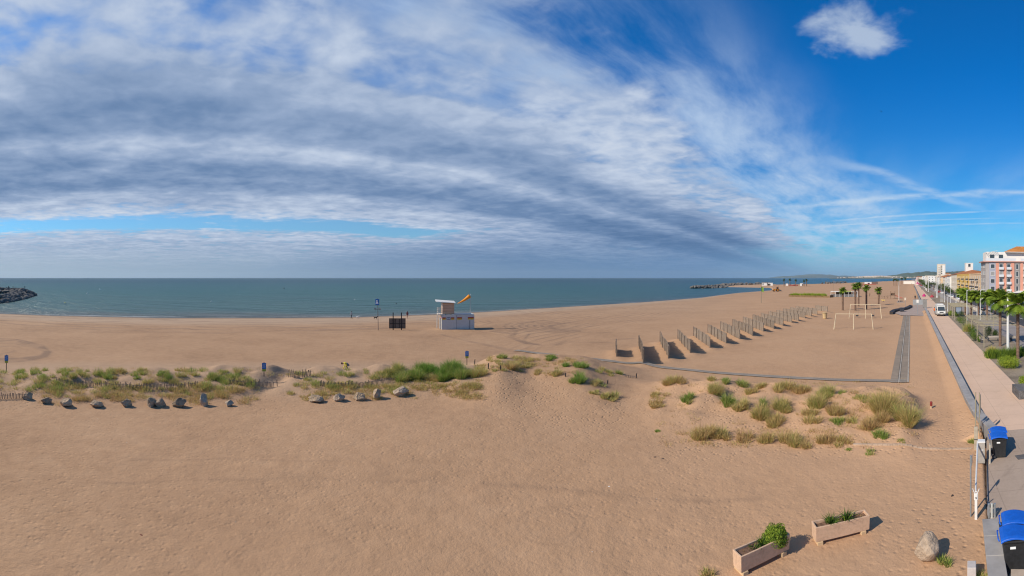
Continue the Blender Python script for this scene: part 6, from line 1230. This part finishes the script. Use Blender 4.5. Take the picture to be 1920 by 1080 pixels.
# ---------------------------------------------------------------- people, dogs, a bird
skin = M('skin', (.45, .27, .19), .6, .08); hairm = M('hair_dark', (.03, .022, .018), .7, .1)
def person(v, lab, top, trousers, h=1.72, pose='stand', rz=0., hair=None, group=None, lean=0.):
    e = empty('person', v, rz, lab, 'person', group)
    st = {'walk': .24, 'stand': .07, 'bend': .1, 'sit': 0}[pose]; k = h/1.72
    hipz = .92; J = dict(pel=(0, 0, hipz), chest=(0, 0, 1.28), neck=(0, 0, 1.47), head=(0, .0, 1.60), crown=(0, 0, 1.70))
    if pose == 'bend': J.update(pel=(0, .12, .50), chest=(0, -.26, .66), neck=(0, -.44, .68), head=(0, -.55, .64), crown=(0, -.63, .61))
    if pose == 'sit': J.update(pel=(0, .1, .5), chest=(0, .14, .86), neck=(0, .12, 1.05), head=(0, .10, 1.18), crown=(0, .09, 1.28))
    V, E, Rd = [], [], []
    def nd(p, r_, par=None):
        V.append(Vector(p)*k); Rd.append(r_*k); i = len(V)-1
        if par is not None: E.append((par, i))
        return i
    c = Vector(J['chest']); pl_ = Vector(J['pel'])
    p0 = nd(pl_, .135); p1 = nd(pl_.lerp(c, .5), .13, p0); p2 = nd(c, .145, p1); p3 = nd(J['neck'], .058, p2); p4 = nd(J['head'], .092, p3); nd(J['crown'], .07, p4)
    for s in (-1, 1):
        if pose == 'sit': kn, an_, to = (s*.11, -.32, .5), (s*.11, -.34, .08), (s*.11, -.46, .04)
        elif pose == 'bend': kn, an_, to = (s*.13, -.22, .42), (s*.12, .06, .08), (s*.13, -.08, .035)
        else: kn, an_, to = (s*.09, -.05+s*st*.45, .48), (s*.09, s*st, .08), (s*.10, s*st-.13, .035)
        hp = nd(pl_+Vector((s*.09, 0, -.06)), .092, p0); q = nd(kn, .062, hp); q = nd(an_, .042, q); nd(to, .038, q)
        sh_ = nd(c+Vector((s*.185, 0, .11 if pose != 'bend' else .02)), .058, p2)
        if pose == 'bend': el, wr = c+Vector((s*.2, -.05, -.25)), c+Vector((s*.14, -.16, -.46))
        elif pose == 'sit': el, wr = c+Vector((s*.23, .02, -.16)), c+Vector((s*.16, -.26, -.26))
        else: el, wr = c+Vector((s*.235, .02-s*st*.3, -.18)), c+Vector((s*.22, -.10-s*st*.7, -.42))
        q = nd(el, .043, sh_); q = nd(wr, .032, q); nd(Vector(V[q])/k+Vector((0, -.03, -.09)), .036, q)
    me = bpy.data.meshes.new('body'); me.from_pydata(V, E, []); o = bpy.data.objects.new('body', me); COL.objects.link(o)
    o.modifiers.new('s', 'SKIN'); o.modifiers.new('d', 'SUBSURF').levels = 1
    for i, r_ in enumerate(Rd): me.skin_vertices[0].data[i].radius = (r_, r_)
    me.skin_vertices[0].data[0].use_root = True
    dg = bpy.context.evaluated_depsgraph_get(); nm = bpy.data.meshes.new_from_object(o.evaluated_get(dg)); o.modifiers.clear(); o.data = nm; nm.name = 'body'; bpy.data.meshes.remove(me)
    nm.materials.clear()
    for m_ in (skin, top, trousers): nm.materials.append(m_)
    nk, hd = Vector(J['neck'])*k, Vector(J['head'])*k
    for p in nm.polygons:
        cc = p.center; p.use_smooth = True
        if (cc-hd).length < .14*k or (cc-nk).length < .05*k: p.material_index = 0
        elif (pose in ('stand', 'walk') and cc.z > .90*k) or (pose == 'bend' and cc.y < -.08*k) or (pose == 'sit' and cc.z > .62*k): p.material_index = 1
        else: p.material_index = 2
        if abs(cc.x) > .2*k and pose in ('stand', 'walk') and cc.z < .83*k: p.material_index = 0
    o.parent = e; cr_ = Vector(J['crown'])*k; ax = (cr_-hd).normalized()
    hr = MB().lathe([(.105*k, -.02*k), (.115*k, .03*k), (.09*k, .10*k), (.04*k, .128*k)], 10).build('hair', hair or hairm, e, smooth=True); hr.location = hd+Vector((0, .012*k, .0)); hr.rotation_euler = ax.to_track_quat('Z', 'Y').to_euler()
    MB().box(0, -.105*k, .0, .022*k, .04*k, .05*k).build('nose', skin, e, loc=hd) if pose != 'bend' else None
    return e
tx = lambda n, c: M('cloth_'+n, c, .85, .12, 12.)
v = G0(659, 596); v.z = H(v.x, v.y); person(v, 'person in a pale top walking at the water edge with a white dog', tx('pale', (.40, .38, .38)), tx('black', (.03, .03, .035)), pose='walk', rz=1.3)
v = G0(763.8, 596.8); v.z = H(v.x, v.y); person(v, 'person in a dark red top at the water edge right of the notice board', tx('maroon', (.14, .03, .03)), skin, pose='stand', rz=.4)
v = pol(652, 43.2); v.z = H(v.x, v.y)-.02; person(v, 'person in a yellow top bending down behind the dune grass', tx('yellow', (.68, .58, .06)), tx('grey', (.2, .2, .22)), pose='bend', rz=-1.2)
v = G0(1752.3, 589); person(v, 'person in an orange safety vest standing beside the van', tx('orange', (.75, .16, .03)), tx('slate', (.18, .19, .22)), rz=2.)
for px, dx, lab in ((1715.5, 0, 'person in dark clothes behind the screen wall, leftmost of the three'), (1717.2, 0, 'person in black sitting beside the leftmost one behind the screen wall'), (1721.2, 0, 'person in black standing apart at the right behind the screen wall')):
    v = G0(px, 562.0); v.z = .55 if dx == 0 else 0; person(Vector((v.x, v.y, .10)), lab, tx('black', (.03, .03, .035)), tx('dark', (.05, .05, .07)), rz=random.uniform(0, 6), group='people behind the screen wall')
for px, py, c, lab, ps in ((1713.8, 539.8, (.10, .08, .05), 'lone walker in brown on the sand before the marquee', 'walk'), (1728.3, 543.8, (.12, .10, .09), 'walker in grey brown on the promenade beyond the magenta parasol', 'walk'), (1738.5, 549, (.04, .04, .05), 'walker in black between the magenta parasol and the tall masts', 'walk'), (1740.3, 547, (.45, .12, .1), 'walker in a red top beside the one in black', 'walk'), (1725.5, 537.5, (.10, .05, .06), 'walker in dark red far along the promenade', 'walk'), (1745.8, 553, (.5, .5, .5), 'person in a white top behind the crimson parasol', 'stand'), (1630.8, 556, (.30, .16, .08), 'small brown-clad person on the sand between palms and climbing frame', 'stand'), (1459, 538.5, (.05, .05, .06), 'tiny dark figure near the tractor', 'stand'), (1709, 533.5, (.08, .07, .08), 'dark figure in front of the white marquee', 'walk')):
    v = G0(px, py); z = H(v.x, v.y) if px < 1716 else 0.; person(Vector((v.x, v.y, z)), lab, tx('c%d' % int(px), c), tx('dark', (.05, .05, .07)), pose=ps, rz=random.uniform(0, 6))
for px, py, top_, lab in ((16, 543.5, (.05, .05, .06), 'dark figure on the far arm of the breakwater, left one'), (24.5, 543.5, (.06, .06, .07), 'dark figure on the far breakwater arm, beside the left one'), (46.5, 545, (.05, .05, .06), 'dark figure standing alone near the tip of the far breakwater arm')):
    v = G0(px, 549.6); person(Vector((v.x, v.y, 2.55)), lab, tx('black', (.03, .03, .035)), tx('dark', (.05, .05, .07)), rz=1.)
def dog(px, py, mat, lab, rz, L=.75):
    v = G0(px, py); v.z = H(v.x, v.y); e = empty('dog', v, rz, lab, 'dog'); k = L/.75
    V = [(-.30, 0, .42), (-.05, 0, .40), (.20, 0, .43), (.34, 0, .56), (.42, 0, .62), (.53, 0, .58), (-.36, 0, .50), (-.46, 0, .62)]; E = [(0, 1), (1, 2), (2, 3), (3, 4), (4, 5), (0, 6), (6, 7)]; Rd = [.10, .105, .13, .075, .075, .035, .035, .02]
    for x in (-.28, .20):
        for s in (-1, 1):
            i = len(V); par = 0 if x < 0 else 2; off = .06 if x < 0 else 0
            V += [(x, s*.07, .30), (x-off, s*.08, .17), (x, s*.08, .03)]; E += [(par, i), (i, i+1), (i+1, i+2)]; Rd += [.062, .035, .033]
    for s in (-1, 1): i = len(V); V += [(.40, s*.05, .72)]; E += [(4, i)]; Rd += [.02]
    me = bpy.data.meshes.new('body'); me.from_pydata([Vector(p)*k for p in V], E, []); o = bpy.data.objects.new('body', me); COL.objects.link(o); o.modifiers.new('s', 'SKIN'); o.modifiers.new('d', 'SUBSURF').levels = 1
    for i, r_ in enumerate(Rd): me.skin_vertices[0].data[i].radius = (r_*k, r_*k)
    me.skin_vertices[0].data[1].use_root = True
    nm = bpy.data.meshes.new_from_object(o.evaluated_get(bpy.context.evaluated_depsgraph_get())); o.modifiers.clear(); o.data = nm; nm.materials.clear(); nm.materials.append(mat); o.parent = e
    for p in nm.polygons: p.use_smooth = True
    MB().lathe([(.02*k, -.02*k), (.025*k, 0), (.01*k, .02*k)], 8).build('nose', dark, e, loc=(.57*k, 0, .585*k))
dog(670.5, 595, M('fur_white', (.72, .70, .66), .9), 'white dog on the sand beside the walker at the water edge', .2, .7); dog(704.5, 597.5, M('fur_black', (.03, .028, .026), .9), 'dark dog low on the sand beside the tall sign pole', .5, .8)
v = pol(1652.5, 60); v.z = HC+(HY-209)*60/F; o = MB().add([(0, 0, 0), (.28, -.02, .05), (.10, .1, .02), (.6, .02, .16), (-.28, -.02, .05), (-.10, .1, .02), (-.6, .02, .2), (0, .25, 0), (0, -.25, .0), (0, 0, -.06)], [(8, 1, 2, 7), (1, 3, 2), (8, 7, 5, 4), (4, 5, 6), (8, 9, 1), (9, 7, 2), (8, 4, 9), (9, 5, 7)]).build('seabird', dark, loc=v); o.scale = (.5, .5, .5); tag(o, 'tiny dark seabird gliding alone in the blue sky', 'bird')
# ---------------------------------------------------------------- debris on the sand
rd = random.Random(31)
for i, (px, py, s_, lab) in enumerate(((1228, 857, .10, 'flat dark scrap on the sand below the mound, left of a pair'), (1243, 860, .10, 'flat dark scrap right of the other one below the mound'), (1142, 912, .06, 'small white shell in the middle of the near sand'), (265, 1003, .09, 'reddish patch of debris on the near sand at lower left'), (1690, 846, .07, 'small stone on the sand by the timber edging'), (1786, 929, .12, 'thin dark stick lying left of the bare steel pole'))):
    v = G(px, py); vs, fs = rock_mesh(700+i, 2, .35); mb = MB().add([(c.x, c.y*.6, c.z*.5) for c in vs], fs); o = mb.build('debris', [bd, bd, whi, M('debris_red', (.2, .08, .05), .9), stone, bd][i], loc=v); o.scale = (s_, s_, s_); tag(o, lab, 'debris')
# ---------------------------------------------------------------- air
hm = bpy.data.materials.new('haze'); hm.use_nodes = True; g = NT(hm.node_tree); g.n.clear()
pv = g.new('ShaderNodeVolumePrincipled'); pv.inputs['Color'].default_value = (.68, .87, 1.0, 1); pv.inputs['Density'].default_value = 2.2e-5; pv.inputs['Anisotropy'].default_value = .15
g.l.new(pv.outputs[0], g.new('ShaderNodeOutputMaterial').inputs['Volume'])
o = MB().box(0, 0, 218, 58000, 58000, 442).build('haze', hm); tag(o, kind='stuff')
